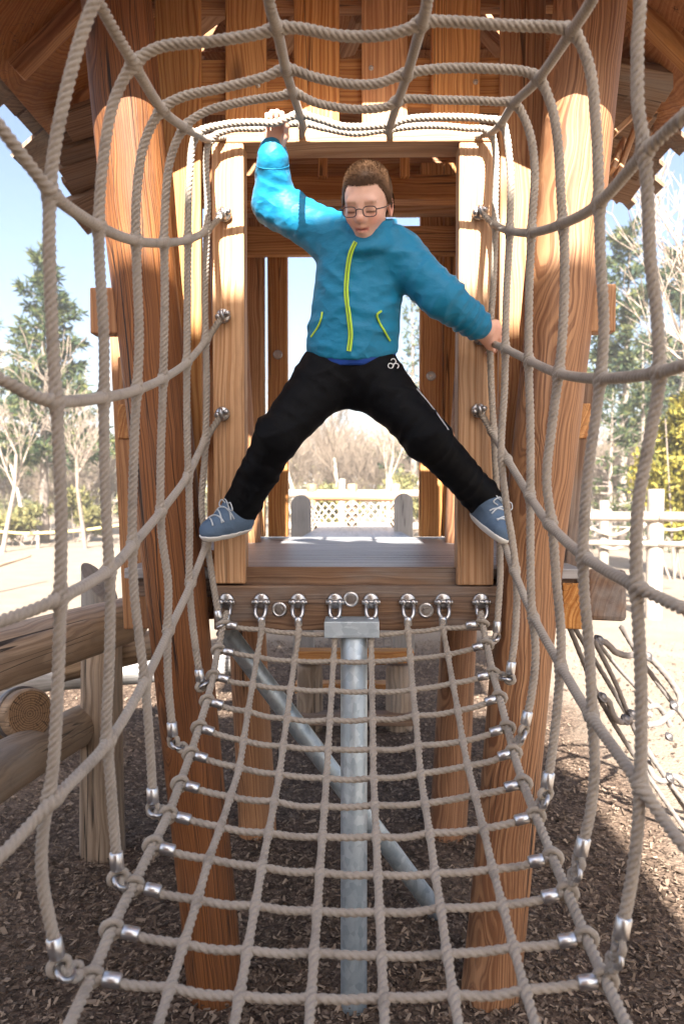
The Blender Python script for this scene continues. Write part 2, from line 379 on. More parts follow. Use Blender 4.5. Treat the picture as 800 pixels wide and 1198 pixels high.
# side rails, side infill boards (mostly behind the logs)
for sx in (-1, 1):
    for z in (1.55, 1.95, 2.45): board('side_rail', (sx * .66, 2.22, z), (sx * .66, 3.3, z), .04, .10, M['cedar'], T, hint=(0, 0, 1))
    for y in (2.42, 2.62, 2.86, 3.08): board('side_board', (sx * .70, y, 1.0), (sx * .70, y, 2.6), .10, .026, M['cedar'], T, hint=(1, 0, 0))
# bolts on the beam face
def bolt(px, py, Y, parent, r=.0165, cup=True):
    c = P(px, py, Y); mb = MB()
    if cup: mb.add(*torus_geo(c, (0, -1, 0), r, r * .28, 20, 8))
    mb.add(*cyl_geo(c + Vector((0, .012, 0)), c + Vector((0, -.004, 0)), r * 1.0, 18)); mb.add(*cyl_geo(c + Vector((0, 0, 0)), c + Vector((0, -.010, 0)), r * .55, 6)); return mb.build('bolt', M['steel'], parent, smooth=False)
for x, y in ((327, 713), (410.5, 701), (498, 714)): bolt(x, y, 2.03, T)
for x, y in ((325, 415), (504, 440)): bolt(x, y, YB, T, .016)
bolt(504, 272, YB, T, .016); bolt(323, 277, YB, T, .016)
for x, y in ((434, 80), (302, 100), (597, 122), (556, 96)): bolt(x, y, 2.125, T, .007, False)
# steel support
sp = MB(); c = P(414, 730, 1.985); sp.add(*cyl_geo((c.x, 1.985, -.1), (c.x, 1.985, c.z - .01), .0345, 32, .05))
sp.build('support_pole', M['galv'], T)
board('pole_plate', P(380, 733.5, 1.985), P(443, 733.5, 1.985), .042, .085, M['galv'], T, bev=.002)
br = MB(); br.add(*cyl_geo(P(262, 735, 2.2), ground(512, 1068), .029, 28, .05)); br.build('support_brace', M['galv'], T)
# roof: hipped, eaves 2.7 m up, shingled
EX, EY0, EY1, EZ, AZ, AY = 1.15, 1.80, 3.72, 2.70, 3.75, 2.70
roof = empty('roof', (0, 2.7, 2.7)); roof.parent = T; roof.location = (0, 0, 2.7)
apex = Vector((0, AY, AZ))
facets = [((-EX, EY1), (-EX, EY0)), ((EX, EY0), (EX, EY1)), ((-EX, EY0), (EX, EY0)), ((EX, EY1), (-EX, EY1))]
roof_n = 0
def shell(nm, mat, off, thick, courses, jit, wid):
    global roof_n
    for fi, (a, b) in enumerate(facets):
        A = Vector((*a, EZ)); B = Vector((*b, EZ)); up = (B - A).normalized(); mid = (A + B) / 2; sl = (apex - mid); L = sl.length; sl.normalize(); nrm = up.cross(sl).normalized()
        if nrm.z < 0: nrm = -nrm
        mb = MB(); half = (B - A).length / 2
        for c_ in range(courses):
            s0 = c_ * L / courses; s1 = s0 + L / courses * 1.25; x = -half * 1.0
            while x < half:
                w = wid * random.uniform(.75, 1.3); x1 = min(x + w, half); lim0 = half * (1 - s0 / L)
                xa, xb = max(x, -lim0), min(x1 - .006, lim0); x = x1
                if xb - xa < .02: continue
                lim = half * (1 - min(s1, L) / L)
                dj = -random.uniform(0, jit if fi != 2 else .05) * (1 if c_ == 0 else .5); ta, tb = max(min(xa, lim), -lim), max(min(xb, lim), -lim)
                lift = off + random.uniform(0, .008) + (0.016 if courses > 2 else 0)
                pts = []
                for (u_, s_, h_) in ((xa, s0 + dj, lift), (xb, s0 + dj, lift), (tb, min(s1, L), off), (ta, min(s1, L), off)):
                    q = mid + up * u_ + sl * s_ + nrm * h_; pts.append(q)
                pts += [q + nrm * thick for q in pts]
                mb.add([tuple(q) for q in pts], [[3, 2, 1, 0], [4, 5, 6, 7], [0, 1, 5, 4], [1, 2, 6, 5], [2, 3, 7, 6], [3, 0, 4, 7]])
        o = mb.build(nm, mat, roof, smooth=False); roof_n += 1
        o2 = bmesh.new(); o2.from_mesh(o.data); bmesh.ops.recalc_face_normals(o2, faces=o2.faces[:]); o2.to_mesh(o.data); o2.free()
shell('shingles', M['shingle'], .045, .014, 8, .17, .12)
shell('sheathing', M['cedar_dark'], .012, .018, 5, .015, .9)
for fi, (a, b) in enumerate(facets):
    A = Vector((*a, EZ)); B = Vector((*b, EZ))
    for t in (.04, .22, .40, .60, .78, .96):
        f = A + (B - A) * t; m = (A + B) / 2; s = 1 - abs(t - .5) * 2
        g = f + (apex - m) * (max(.12, min(.97, s)))
        board('rafter', f + (g - f) * .04, g, .045, .07, M['cedar'], roof, hint=(0, 0, 1), loc_dz=0)
for sx, zl, zm in ((-1, 2.46, 2.465), (1, 2.46, 2.465)):  # unseen boards added before the front eave to shade logs and upper wall
    c = [(0, 2.96), (sx * .9, 2.88), (sx * .9, zl), (sx * .6, zm), (0, 2.75)]; V = [(x, 1.72, z) for x, z in c] + [(x, 1.75, z) for x, z in c]
    obj('eave_shade_board', V, [[0, 1, 2, 3, 4], [9, 8, 7, 6, 5]] + [[i, i + 5, (i + 1) % 5 + 5, (i + 1) % 5] for i in range(5)], M['cedar'], roof, smooth=False)
def ends(side, pts, xin):
    for k, (x, y) in enumerate(pts):
        Y = 2.78 + .07 * k; a = P(x, y, Y); b = P(xin, y - 16, Y); board('eave_shingle', a, b, .13, .030, M['shingle'], roof, hint=(0, .25, 1), bev=.003, warp=.004)
ends(-1, [(76, 148), (72, 164), (71, 189), (76, 208), (81, 223), (87, 246), (93, 262)], 122)
ends(1, [(787, 100), (775, 113), (765, 131), (760, 148), (756, 163), (744, 182), (747, 206), (742, 226)], 694)
# light struts tucked under the right eave
for a, b in (((748, 128), (716, 158)), ((746, 140), (718, 215)), ((728, 165), (715, 200))):
    board('eave_strut', P(*a, 2.9), P(*b, 2.6), .018, .03, M['cedar_pale'], T)
# ---------------------------------------------------------------- rope tunnel hung from the tower
NT = empty('rope_tunnel', (0, 1.5, .7), 'tunnel of beige rope hoops over a sagging net floor shackled to the tower beam', 'rope tunnel')
RM = M['rope']
def pp(l): return [P(*q) for q in l]
HY = {1: 1.03, 2: 1.20, 3: 1.40, 4: 1.60, 5: 1.80, 6: 1.975}
hoops = {
 1: ([(66,1112),(50,1030),(50,980),(62,900),(68,800),(71,690),(72,600),(68,500),(62,400),(58,260),(62,190),(82,90),(112,0)],
     [(160,-70),(260,-120),(330,-118),(413,-105),(500,-118),(580,-120),(680,-70)],
     [(743,-20),(745,60),(746,125),(752,165),(757,225),(760,300),(768,370),(770,450),(757,525),(745,600),(744,680),(749,790),(749,890),(745,973),(738,1030),(727,1088)]),
 2: ([(137,1010),(130,920),(125,850),(128,780),(129,690),(124,590),(122,500),(122,400),(116,270),(122,180),(135,115)],
     [(157,75),(185,56),(250,48),(300,40),(325,33),(350,33),(400,42),(450,41),(480,33),(494,26),(520,25),(600,30),(650,32)],
     [(669,37),(688,75),(697,150),(700,220),(702,300),(706,390),(700,460),(688,550),(683,610),(682,675),(689,765),(693,850),(695,898),(690,950),(680,993)]),
 3: ([(179,933),(176,880),(170,800),(163,745),(157,690),(155,620),(158,500),(163,400),(160,300),(160,230),(170,165)],
     [(190,128),(212,114),(260,103),(310,90),(334,81),(370,91),(405,98),(440,98),(476,86),(520,80),(600,82),(618,85)],
     [(630,92),(645,125),(652,165),(656,230),(660,300),(657,400),(645,500),(639,560),(646,620),(650,675),(656,750),(652,820),(644,890),(640,915)]),
 4: ([(202,855),(197,800),(196,740),(197,685),(189,620),(188,550),(191,450),(193,350),(193,250),(200,185)],
     [(216,149),(240,131),(290,118),(330,112),(343,109),(372,121),(420,128),(455,124),(466,117),(520,117),(580,119)],
     [(601,121),(617,148),(625,195),(622,260),(619,330),(618,420),(620,500),(620,600),(621,700),(626,765),(621,815),(615,842)]),
 5: ([(234,792),(228,750),(222,690),(222,600),(219,500),(219,400),(220,300),(222,210)],
     [(231,157),(262,146),(300,143),(322,143.5),(350,134),(375,140),(402,148),(450,146),(480,139),(520,137),(565,139)],
     [(586,144),(596,190),(596,270),(592,350),(590,450),(586,530),(592,590),(600,640),(604,690),(602,745),(597,783)]),
 6: ([(256,722),(249,680),(243,640),(236,595),(240,530),(242,450),(240,350),(243,250)],
     [(246,165),(268,152),(310,150),(352,144),(380,150),(415,156),(455,151),(500,147),(545,150)],
     [(573,155),(579,250),(577,330),(573,400),(577,500),(582,600),(585,665),(581,735)]),
}
longs = {
 'A': [(70,-110,.95),(115,0,1.08),(157,75,1.2),(190,128,1.4),(216,149,1.6),(231,157,1.8),(245,163,1.975),(262,160,2.02)],
 'B': [(304,-115,1.03),(315,0,1.12),(324,34,1.2),(335,83,1.4),(343,110,1.6),(351,135,1.8),(354,148,1.975),(353,158,2.02)],
 'C': [(512,-115,1.03),(500,0,1.12),(493,28,1.2),(476,88,1.4),(465,119,1.6),(457,145,1.8),(455,153,1.975),(456,160,2.02)],
 'D': [(738,-90,.98),(692,0,1.1),(668,37,1.2),(630,92,1.4),(601,121,1.6),(586,144,1.8),(573,155,1.975),(558,160,2.02)],
 'L1': [(-60,75,.92),(0,148,.96),(40,200,1.0),(61,226,1.03),(116,265,1.2),(160,282,1.4),(193,284,1.6),(221,280,1.8),(242,269,1.975),(262,250,2.012)],
 'L2': [(-60,420,.92),(0,443,.96),(40,463,1.0),(64,469,1.03),(122,465,1.2),(161,456,1.4),(191,443,1.6),(219,424,1.8),(241,398,1.975),(261,369,2.012)],
 'L3': [(-60,745,.92),(0,727,.96),(40,713,1.0),(70,700,1.03),(126,668,1.2),(156,637,1.4),(189,598,1.6),(220,556,1.8),(240,515,1.975),(260,484,2.012)],
 'L4': [(-70,1070,.92),(0,1003,.96),(35,966,1.0),(64,935,1.03),(127,868,1.2),(170,796,1.4),(198,738,1.6),(224,682,1.8),(242,635,1.975),(250,612,2.012)],
 'R1': [(870,70,.92),(800,135,.96),(775,158,1.0),(755,177,1.03),(700,238,1.2),(657,262,1.4),(622,272,1.6),(596,270,1.8),(578,262,1.975),(561,248,2.012)],
 'R2': [(870,410,.92),(800,427,.96),(785,432,1.0),(769,436,1.03),(703,443,1.2),(654,437,1.4),(619,422,1.6),(591,408,1.8),(574,401,1.975),(562,395,2.02)],
 'R3': [(870,745,.92),(800,713,.96),(770,699,1.0),(744,686,1.03),(684,652,1.2),(642,613,1.4),(619,580,1.6),(593,537,1.8),(575,505,1.975),(560,480,2.012)],
 'R4': [(880,1065,.92),(800,990,.96),(775,958,1.0),(748,918,1.03),(691,838,1.2),(656,780,1.4),(624,722,1.6),(601,668,1.8),(584,622,1.975),(573,600,2.012)],
}
hoop_path = {}; node_pts = []
for kx, pl in longs.items():
    for q in pl:
        if round(q[2], 3) in (1.03, 1.2, 1.4, 1.6, 1.8, 1.975): node_pts.append(P(*q))
def extend(pts, X=None, zt=None):
    """carry a rope on past the viewer to the tower behind"""
    e = pts[0]; f = pts[-1]
    return [Vector((f.x, -2.42, f.z)), Vector((f.x * .5 + e.x * .5, -1.5, (e.z + f.z) / 2 - .0)), Vector((e.x * 1.03, -.3, e.z - .03))] + pts
for kx, pl in longs.items():
    rope('length_rope', extend(pp(pl)), RM, NT, r=.0084, lay=.029, lobes=3, step=.0014, thin=.9, nodes=[q for q in node_pts if abs(q.y - 1.5) < .6], hand=-1)
    e = P(*pl[-1])
    if kx not in 'ABCD':                                   # eye bolt on the door post
        mb = MB(); mb.add(*torus_geo(e + Vector((0, -.005, 0)), (1, 0, .2), .013, .0048, 20, 8)); mb.add(*cyl_geo(e + Vector((0, .012, 0)), e + Vector((0, .0, 0)), .019, 16)); mb.add(*ball_geo(e + Vector((.012, -.006, .004)), .0085)); mb.add(*ball_geo(e + Vector((-.012, -.006, -.004)), .0085)); mb.build('eye_bolt', M['steel'], NT)
# net floor geometry ------------------------------------------------
LEc = [(265,722),(258,742),(254,770),(246,810),(234,850),(218,900),(195,960),(165,1020),(135,1080),(106,1148),(80,1200)]
REc = [(562,722),(567,745),(576,788),(590,840),(605,900),(620,940),(640,990),(665,1050),(690,1110),(716,1166),(737,1200)]
swL = [(271,735),(267,765),(261,796),(254,825),(243,856),(235,887),(225,922),(215,958),(196,994),(179,1041),(153,1092),(131,1148)]
swR = [(551,734),(559,759),(565,793),(574,821),(580,856),(590,885),(598,921),(610,959),(627,1008),(643,1049),(663,1102),(687,1151)]
yc = [742,775,809,843,877,910,943,980,1023,1066,1117,1168]
def NY(y): return 86.9 / float(np.interp(y, [742, 910, 1198], [42.5, 54.8, 86.0]))
def exy(path, y): return float(np.interp(y, [q[1] for q in path], [q[0] for q in path]))
tops = [306, 349, 392, 434, 477, 518]; mids = [280, 327, 382, 437, 492, 547]; bots = [190, 275, 362, 450, 535, 622]
rowsY = [min(1.965, NY(y)) for y in yc]
grid = []
for k in range(12):
    y = yc[k]; row = []; Y = rowsY[k]
    exl = exy(LEc, swL[k][1] - 3); exr = exy(REc, swR[k][1] - 3); eyl, eyr = swL[k][1] - 5, swR[k][1] - 5
    row.append((exl, eyl, Y))
    for i in range(6):
        x = float(np.interp(y, [742, 910, 1198], [tops[i], mids[i], bots[i]]))
        t = (x - exl) / (exr - exl); sag = 4 * t * (1 - t); yy_ = (eyl * (1 - t) + eyr * t); yy_ = yy_ + (y - (eyl + eyr) / 2) * (sag ** .8)
        row.append((x, yy_ + random.uniform(-1.5, 1.5), Y))
    row.append((exr, eyr, Y)); grid.append(row)
top_anchor = [(265, 716, 1.99)] + [(t, 724, 1.995) for t in tops] + [(562, 716, 1.99)]
nodes = [P(*q) for r_ in grid for q in r_[1:-1]]
def mirror_ext(last):
    return [Vector((last.x, .3, last.z - .045)), Vector((last.x, -.5, last.z - .04)), Vector((last.x, -1.5, .80)), Vector((last.x * .95, -2.42, 1.03))]
for i in range(8):
    pts = [P(*top_anchor[i])] + [P(*grid[k][i]) for k in range(12)]
    rope('length_rope', pts + mirror_ext(pts[-1]), RM, NT, r=.0069 if 0 < i < 7 else .0082, lay=.040 if 0 < i < 7 else .034, lobes=3, nodes=nodes if 0 < i < 7 else (), step=.0019, thin=.88)
def ferrule(p, d, parent, L=.026, r=.0100):
    d = Vector(d).normalized(); mb = MB(); mb.add(*cyl_geo(p - d * L / 2, p + d * L / 2, r, 20, .18)); return mb.build('ferrule', M['alu'], parent)
def loop(c, axis, parent, R_=.0145, r=.0062, stretch=1.0, up=None):
    V, Fq = torus_geo(c, axis, R_, r, 30, 10, lay=6, stretch=stretch, updir=up); return obj('rope_loop', V, Fq, RM, parent)
for k in range(12):
    pts = [P(*q) for q in grid[k]]; full = [pts[0] + (pts[1] - pts[0]) * .06]
    for a, b in zip(pts[:-1], pts[1:]):
        m = (a + b) / 2 + Vector((0, 0, -.003 + random.uniform(-.002, .002))); full += [m, b]
    full = full[:-1] + [pts[-1] + (pts[-2] - pts[-1]) * .06]
    g = rope('rung_rope', full, RM, NT, r=.0066, lay=.040, step=.0028, hand=1, lobes=3, seg=21)
    for e, n1, sw in ((pts[0], pts[1], swL[k]), (pts[-1], pts[-2], swR[k])):
        d = (n1 - e).normalized(); c = P(sw[0], sw[1], rowsY[k])
        ferrule(e + d * (c - e).dot(d), d, g)
    for e, nb in ((0, 1), (7, -1)):
        t = (P(*grid[min(k + 1, 11)][e]) - P(*grid[max(k - 1, 0)][e])).normalized(); loop(pts[e], t + Vector((nb * .35, 0, .1)), g, .0135, .0058)
# hoops hang their ends on the edge ropes, two rungs apart
for h, (lf, tp, rg) in hoops.items():
    Y = HY[h]; pts = [P(x, y, Y) for x, y in lf + tp + rg]
    g = rope('hoop_rope', pts, RM, NT, r=.0083, lay=.042, lobes=4, step=.0024, nodes=[q for q in node_pts if abs(q.y - Y) < .02])
    for e, nx, side in ((pts[0], pts[1], 0), (pts[-1], pts[-2], 7)):
        d = (nx - e).normalized(); ferrule(e + d * .004, d, g, .030, .0108)
        row = min(range(12), key=lambda q: (P(*grid[q][side]) - e + Vector((0, 0, .055))).length)
        tgt = P(*grid[row][side]) if h > 1 else P(*grid[11][side])
        m1 = e - d * .022; v = tgt - m1
        loop(m1, (d.cross(v)) if d.cross(v).length > 1e-4 else (0, 1, 0), g, .0105, .0055, 1.25)
        loop(m1 + v * .5, v.cross(Vector((0, 1, .3))), g, .009, .0052, 1.4)
        L = v.length
        if L > .05: rope('rope_loop', [m1 - Vector((.004, 0, 0)), m1 + v * .35 + Vector((0, -.004, -.004)), m1 + v * .7, tgt], RM, g, r=.0062, lay=.03, step=.002)
        mb = MB(); mb.add(*torus_geo(m1 + v * .25 + Vector((0, -.006, 0)), v.cross(Vector((0, 1, 0))), .012, .0042, 20, 8, stretch=1.3)); mb.build('shackle_ring', M['steel'], g)
# shackles along the beam
for i, x in enumerate([265] + tops + [562]):
    c = P(x, 708, 2.03); sh = MB()
    V, Fq = sweep(spline([c + Vector((-.012, -.002, .008)), c + Vector((-.0135, -.02, -.006)), c + Vector((-.011, -.03, -.022)), c + Vector((0, -.034, -.032)), c + Vector((.011, -.03, -.022)), c + Vector((.0135, -.02, -.006)), c + Vector((.012, -.002, .008))], .003)[0], .0052, 10); sh.add(V, Fq)
    sh.add(*cyl_geo(c + Vector((0, .004, .012)), c + Vector((0, -.006, .012)), .021, 18, .2))
    sh.add(*cyl_geo(c + Vector((-.019, -.012, .010)), c + Vector((.019, -.012, .010)), .0052, 12))
    s_ = sh.build('shackle', M['steel'], NT)
    for sx in (-1, 1): b = MB(); b.add(*ball_geo(c + Vector((sx * .013, -.014, .010)), .0092)); b.add(*cyl_geo(c + Vector((sx * .017, -.012, .010)), c + Vector((sx * .024, -.012, .010)), .0075, 6)); b.build('bolt', M['steel'], s_)
    q = P(*top_anchor[i]); ferrule(P(x, 727 if 0 < i < 7 else 724, 1.995), (0, .05, 1), s_, .024, .0105)
# ---------------------------------------------------------------- the boy
class SDF:
    def __init__(s, lo, hi, h):
        s.h = h; s.lo = np.array(lo, float); s.n = np.ceil((np.array(hi) - s.lo) / h).astype(int) + 1; s.D = np.full(s.n, .5, np.float32)
        s.ax = [s.lo[i] + h * np.arange(s.n[i]) for i in range(3)]
    def _sl(s, lo, hi):
        a = np.clip(np.floor((np.array(lo) - s.lo) / s.h).astype(int), 0, s.n - 1); b = np.clip(np.ceil((np.array(hi) - s.lo) / s.h).astype(int) + 1, 1, s.n)
        sl = tuple(slice(a[i], b[i]) for i in range(3)); X = s.ax[0][sl[0]][:, None, None]; Y = s.ax[1][sl[1]][None, :, None]; Z = s.ax[2][sl[2]][None, None, :]
        return sl, X, Y, Z
    def _comb(s, sl, d, k, sub):
        d = d.astype(np.float32); D = s.D[sl]
        if sub: d = -d; hh = np.clip(.5 + .5 * (d - D) / k, 0, 1); s.D[sl] = D * (1 - hh) + d * hh + k * hh * (1 - hh)
        else: hh = np.clip(.5 + .5 * (d - D) / k, 0, 1); s.D[sl] = d * (1 - hh) + D * hh - k * hh * (1 - hh)
    def cone(s, a, b, ra, rb, k=.015, sub=False, sy=1.0):
        a = np.array(tuple(a)); b = np.array(tuple(b)); m = max(ra, rb) * max(1, sy) + k + .03
        sl, X, Y, Z = s._sl(np.minimum(a, b) - m, np.maximum(a, b) + m); ab = b - a; L = max(ab @ ab, 1e-9)
        t = np.clip(((X - a[0]) * ab[0] + (Y - a[1]) * ab[1] + (Z - a[2]) * ab[2]) / L, 0, 1)
        d = np.sqrt((X - a[0] - t * ab[0]) ** 2 + ((Y - a[1] - t * ab[1]) / sy) ** 2 + (Z - a[2] - t * ab[2]) ** 2) - (ra + (rb - ra) * t); s._comb(sl, d, k, sub)
    def ell(s, c, r, Mx=None, k=.015, sub=False):
        c = np.array(tuple(c)); r = np.array(r); m = r.max() + k + .03; sl, X, Y, Z = s._sl(c - m, c + m); x, y, z = X - c[0], Y - c[1], Z - c[2]
        if Mx is not None: A = np.array(Mx).T; x, y, z = (A[i][0] * x + A[i][1] * y + A[i][2] * z for i in range(3))
        q = np.sqrt((x / r[0]) ** 2 + (y / r[1]) ** 2 + (z / r[2]) ** 2); q2 = np.sqrt((x / r[0] ** 2) ** 2 + (y / r[1] ** 2) ** 2 + (z / r[2] ** 2) ** 2) + 1e-6
        s._comb(sl, q * (q - 1) / q2, k, sub)
    def surf(s):
        D = s.D; ins = D < 0; n = s.n; cnt = np.zeros(n - 1, np.int8)
        cs = [(i, j, k) for i in (0, 1) for j in (0, 1) for k in (0, 1)]
        for i, j, k in cs: cnt += ins[i:n[0] - 1 + i, j:n[1] - 1 + j, k:n[2] - 1 + k]
        act = np.argwhere((cnt > 0) & (cnt < 8)); idx = np.full(n - 1, -1, np.int64); idx[tuple(act.T)] = np.arange(len(act))
        acc = np.zeros((len(act), 3)); num = np.zeros(len(act))
        for a in cs:
            for ax in range(3):
                if a[ax]: continue
                b = list(a); b[ax] = 1; da = D[tuple((act + a).T)]; db = D[tuple((act + b).T)]; cr = (da < 0) != (db < 0)
                t = np.where(cr, da / np.where(cr, da - db, 1), 0); p = act + np.array(a, float); p[:, ax] += t; acc[cr] += p[cr]; num[cr] += 1
        V = acc / num[:, None] * s.h + s.lo; Q = []
        for ax in range(3):
            u, v = (ax + 1) % 3, (ax + 2) % 3; e0 = ins; sl0 = [slice(None)] * 3; sl1 = [slice(None)] * 3; sl0[ax] = slice(0, -1); sl1[ax] = slice(1, None)
            ch = ins[tuple(sl0)] != ins[tuple(sl1)]; E = np.argwhere(ch); E = E[(E[:, u] > 0) & (E[:, v] > 0) & (E[:, u] < n[u] - 1) & (E[:, v] < n[v] - 1)]
            du = np.zeros(3, int); du[u] = 1; dv = np.zeros(3, int); dv[v] = 1
            q = np.stack([idx[tuple((E - du - dv).T)], idx[tuple((E - dv).T)], idx[tuple(E.T)], idx[tuple((E - du).T)]], 1); fl = ins[tuple(E.T)]; q[~fl] = q[~fl][:, ::-1]; Q.append(q)
        Q = np.concatenate(Q); Q = Q[(Q >= 0).all(1)]; return V, Q
def smooth(V, Q, it=2, lam=.5):
    e = np.concatenate([Q[:, [0, 1]], Q[:, [1, 2]], Q[:, [2, 3]], Q[:, [3, 0]]]); n = len(V); deg = np.bincount(e.ravel(), minlength=n)[:, None] + 1e-9
    for _ in range(it):
        A = np.stack([np.bincount(e[:, 0], V[e[:, 1], k], n) + np.bincount(e[:, 1], V[e[:, 0], k], n) for k in range(3)], 1); V = V + lam * (A / deg - V)
    return V
def normals(V, Q):
    f = np.cross(V[Q[:, 2]] - V[Q[:, 0]], V[Q[:, 3]] - V[Q[:, 1]]); N_ = np.stack([sum(np.bincount(Q[:, j], f[:, k], len(V)) for j in range(4)) for k in range(3)], 1); return N_ / (np.linalg.norm(N_, axis=1)[:, None] + 1e-12)
v3 = lambda q: np.array(tuple(q))
# joints ------------------------------------------------------------
J = dict(
 head=P(429, 239, 1.815), neck=P(430, 276, 1.865), chest=P(424, 318, 1.875), belly=P(414, 382, 1.905), pelv=P(409, 428, 1.925),
 sL=P(386, 276, 1.895), eL=P(320, 239, 1.93), wL=P(319, 183, 1.865), kL_=P(321, 150, 1.80),
 sR=P(469, 302, 1.875), eR=P(517, 347, 1.84), wR=P(562, 383, 1.90), kR_=P(577, 399, 1.962),
 hL=P(387, 436, 1.925), nL=P(326, 510, 1.86), aL=P(283, 592, 1.965), hR=P(431, 436, 1.925), nR=P(500, 512, 1.86), aR=P(562, 580, 1.965))
# head frame: x to the picture's right, y up, z out of the face; bowed and turned a little
HM = np.array((Matrix.Rotation(R(3), 3, 'Y') @ Matrix.Rotation(R(-14), 3, 'Z') @ Matrix.Rotation(R(26), 3, 'X') @ Matrix(((1, 0, 0), (0, 0, -1), (0, 1, 0)))))
HS = np.array([.77, .84, .82])
HC = v3(J['head']) + np.array([0, 0, .004])
def hp(x, y, z): return HC + HM @ (np.array([x, y, z]) * HS)
lo = np.array([J['aL'].x - .16, 1.60, .60]); hi = np.array([J['kR_'].x + .1, 2.2, J['kL_'].z + .1])
B = SDF([J['eL'].x - .12, 1.62, J['aL'].z - .08], [J['kR_'].x + .09, 2.12, J['kL_'].z + .07], .0032)
# trunk and limbs under the clothes
B.cone(J['chest'] + Vector((0, .03, 0)), J['belly'] + Vector((0, .02, 0)), .06, .06, .03); B.cone(J['belly'] + Vector((0, .02, 0)), J['pelv'], .06, .065, .03); B.cone(J['sL'], J['sR'], .045, .045, .03)
for a, b, ra, rb in (('sL','eL',.038,.030),('eL','wL',.030,.0215),('sR','eR',.038,.030),('eR','wR',.030,.0215),('hL','nL',.058,.043),('nL','aL',.042,.030),('hR','nR',.058,.043),('nR','aR',.042,.030)): B.cone(J[a], J[b], ra, rb, .015)
B.cone(J['neck'] + Vector((0, .02, -.03)), Vector(hp(0, -.055, -.03)), .036, .036, .02)
# head
hr = lambda r: np.array(r) * HS
B.ell(hp(0, .022, -.014), hr([.069, .079, .084]), HM, .01); B.ell(hp(0, -.028, .028), hr([.050, .066, .052]), HM, .02)
B.ell(hp(0, -.066, .038), hr([.024, .026, .034]), HM, .022)
for sx in (-1, 1):
    B.ell(hp(sx * .030, -.036, .046), hr([.024, .024, .025]), HM, .02); B.cone(hp(sx * .038, -.052, .012), hp(sx * .022, -.076, .042), .015, .012, .02)
    B.ell(hp(sx * .0295, -.010, .089), hr([.017, .0115, .015]), HM, .012, True)
B.cone(hp(-.034, .008, .068), hp(.034, .008, .068), .010, .010, .012)
for sx in (-1, 1):
    B.ell(hp(sx * .0295, -.011, .0665), hr([.0155, .0115, .0125]), HM, .004)
    B.ell(hp(sx * .0705, -.012, -.010), hr([.0075, .031, .019]), HM, .006); B.ell(hp(sx * .077, -.010, -.003), hr([.005, .018, .009]), HM, .004, True)
B.cone(hp(0, .000, .074), hp(0, -.030, .088), .0065, .0105, .010); B.ell(hp(0, -.034, .0885), hr([.0115, .0095, .0105]), HM, .006)
for sx in (-1, 1): B.ell(hp(sx * .0115, -.0355, .080), hr([.0075, .007, .0085]), HM, .005)
B.cone(hp(-.016, -.0575, .0735), hp(0, -.0545, .0795), .0045, .0055, .005); B.cone(hp(.016, -.0575, .0735), hp(0, -.0545, .0795), .0045, .0055, .005)
B.cone(hp(-.014, -.0655, .0725), hp(.014, -.0655, .0725), .0045, .0045, .006); B.cone(hp(-.006, -.0665, .0755), hp(.006, -.0665, .0755), .0055, .0055, .005)
B.cone(hp(-.019, -.0608, .0795), hp(.019, -.0608, .0795), .0026, .0026, .003, True)
# hands ---------------------------------------------------------------
def chain(pts, rr, k=.004):
    for a, b, x, y in zip(pts[:-1], pts[1:], rr[:-1], rr[1:]): B.cone(a, b, x, y, k)
def hand(w, up, side, pal, ropep, fdir, s=1.0, lk=.95, cl=.026):
    """w wrist, up = wrist->knuckles, side = across the knuckles (towards the little finger), pal = palm facing; fingers close round the rope at ropep"""
    up = v3(Vector(up).normalized()); side = v3(Vector(side).normalized()); pal = v3(Vector(pal).normalized()); w = v3(w)
    kn = w + up * .056 * s
    for q in (-.021, -.007, .007, .020): B.cone(w + side * q * .55 * s, kn + side * q * s, .0125 * s, .0105 * s, .008)
    B.cone(w - up * .03, w + up * .012, .021 * s, .019 * s, .012)
    for i, q in enumerate((-.0225, -.0075, .0075, .0215)):
        l = (.026, .030, .028, .022)[i] * s; r_ = .0066 * s if i < 3 else .0056 * s; b = kn + side * q * s
        p1 = b + up * l * lk + pal * .004; p2 = p1 + pal * cl * s + up * .002; p3 = p2 - up * .019 * s + pal * .003
        chain([b, p1, p2, p3], [r_ * 1.12, r_ * 1.05, r_, r_ * .85], .0035)
    t0 = w + up * .014 * s - side * .020 * s + pal * .006; t1 = t0 + up * .024 * s - side * .016 * s + pal * .010; t2 = t1 + up * .022 * s + pal * .014 * s - side * .001; t3 = t2 + up * .012 * s + pal * .008 + side * .006
    chain([t0, t1, t2, t3], [.0105 * s, .0088 * s, .0075 * s, .006 * s], .006)
# raised hand: fingers over the top rope; thumb on the picture's right
wl = v3(J['wL']); rp = P(322, 141, 1.80)
hand(P(320, 180, 1.862), P(322, 150, 1.832) - P(320, 180, 1.862), (-1, 0, .05), (0, -1, .1), rp, None, .80, 1.15, .036)
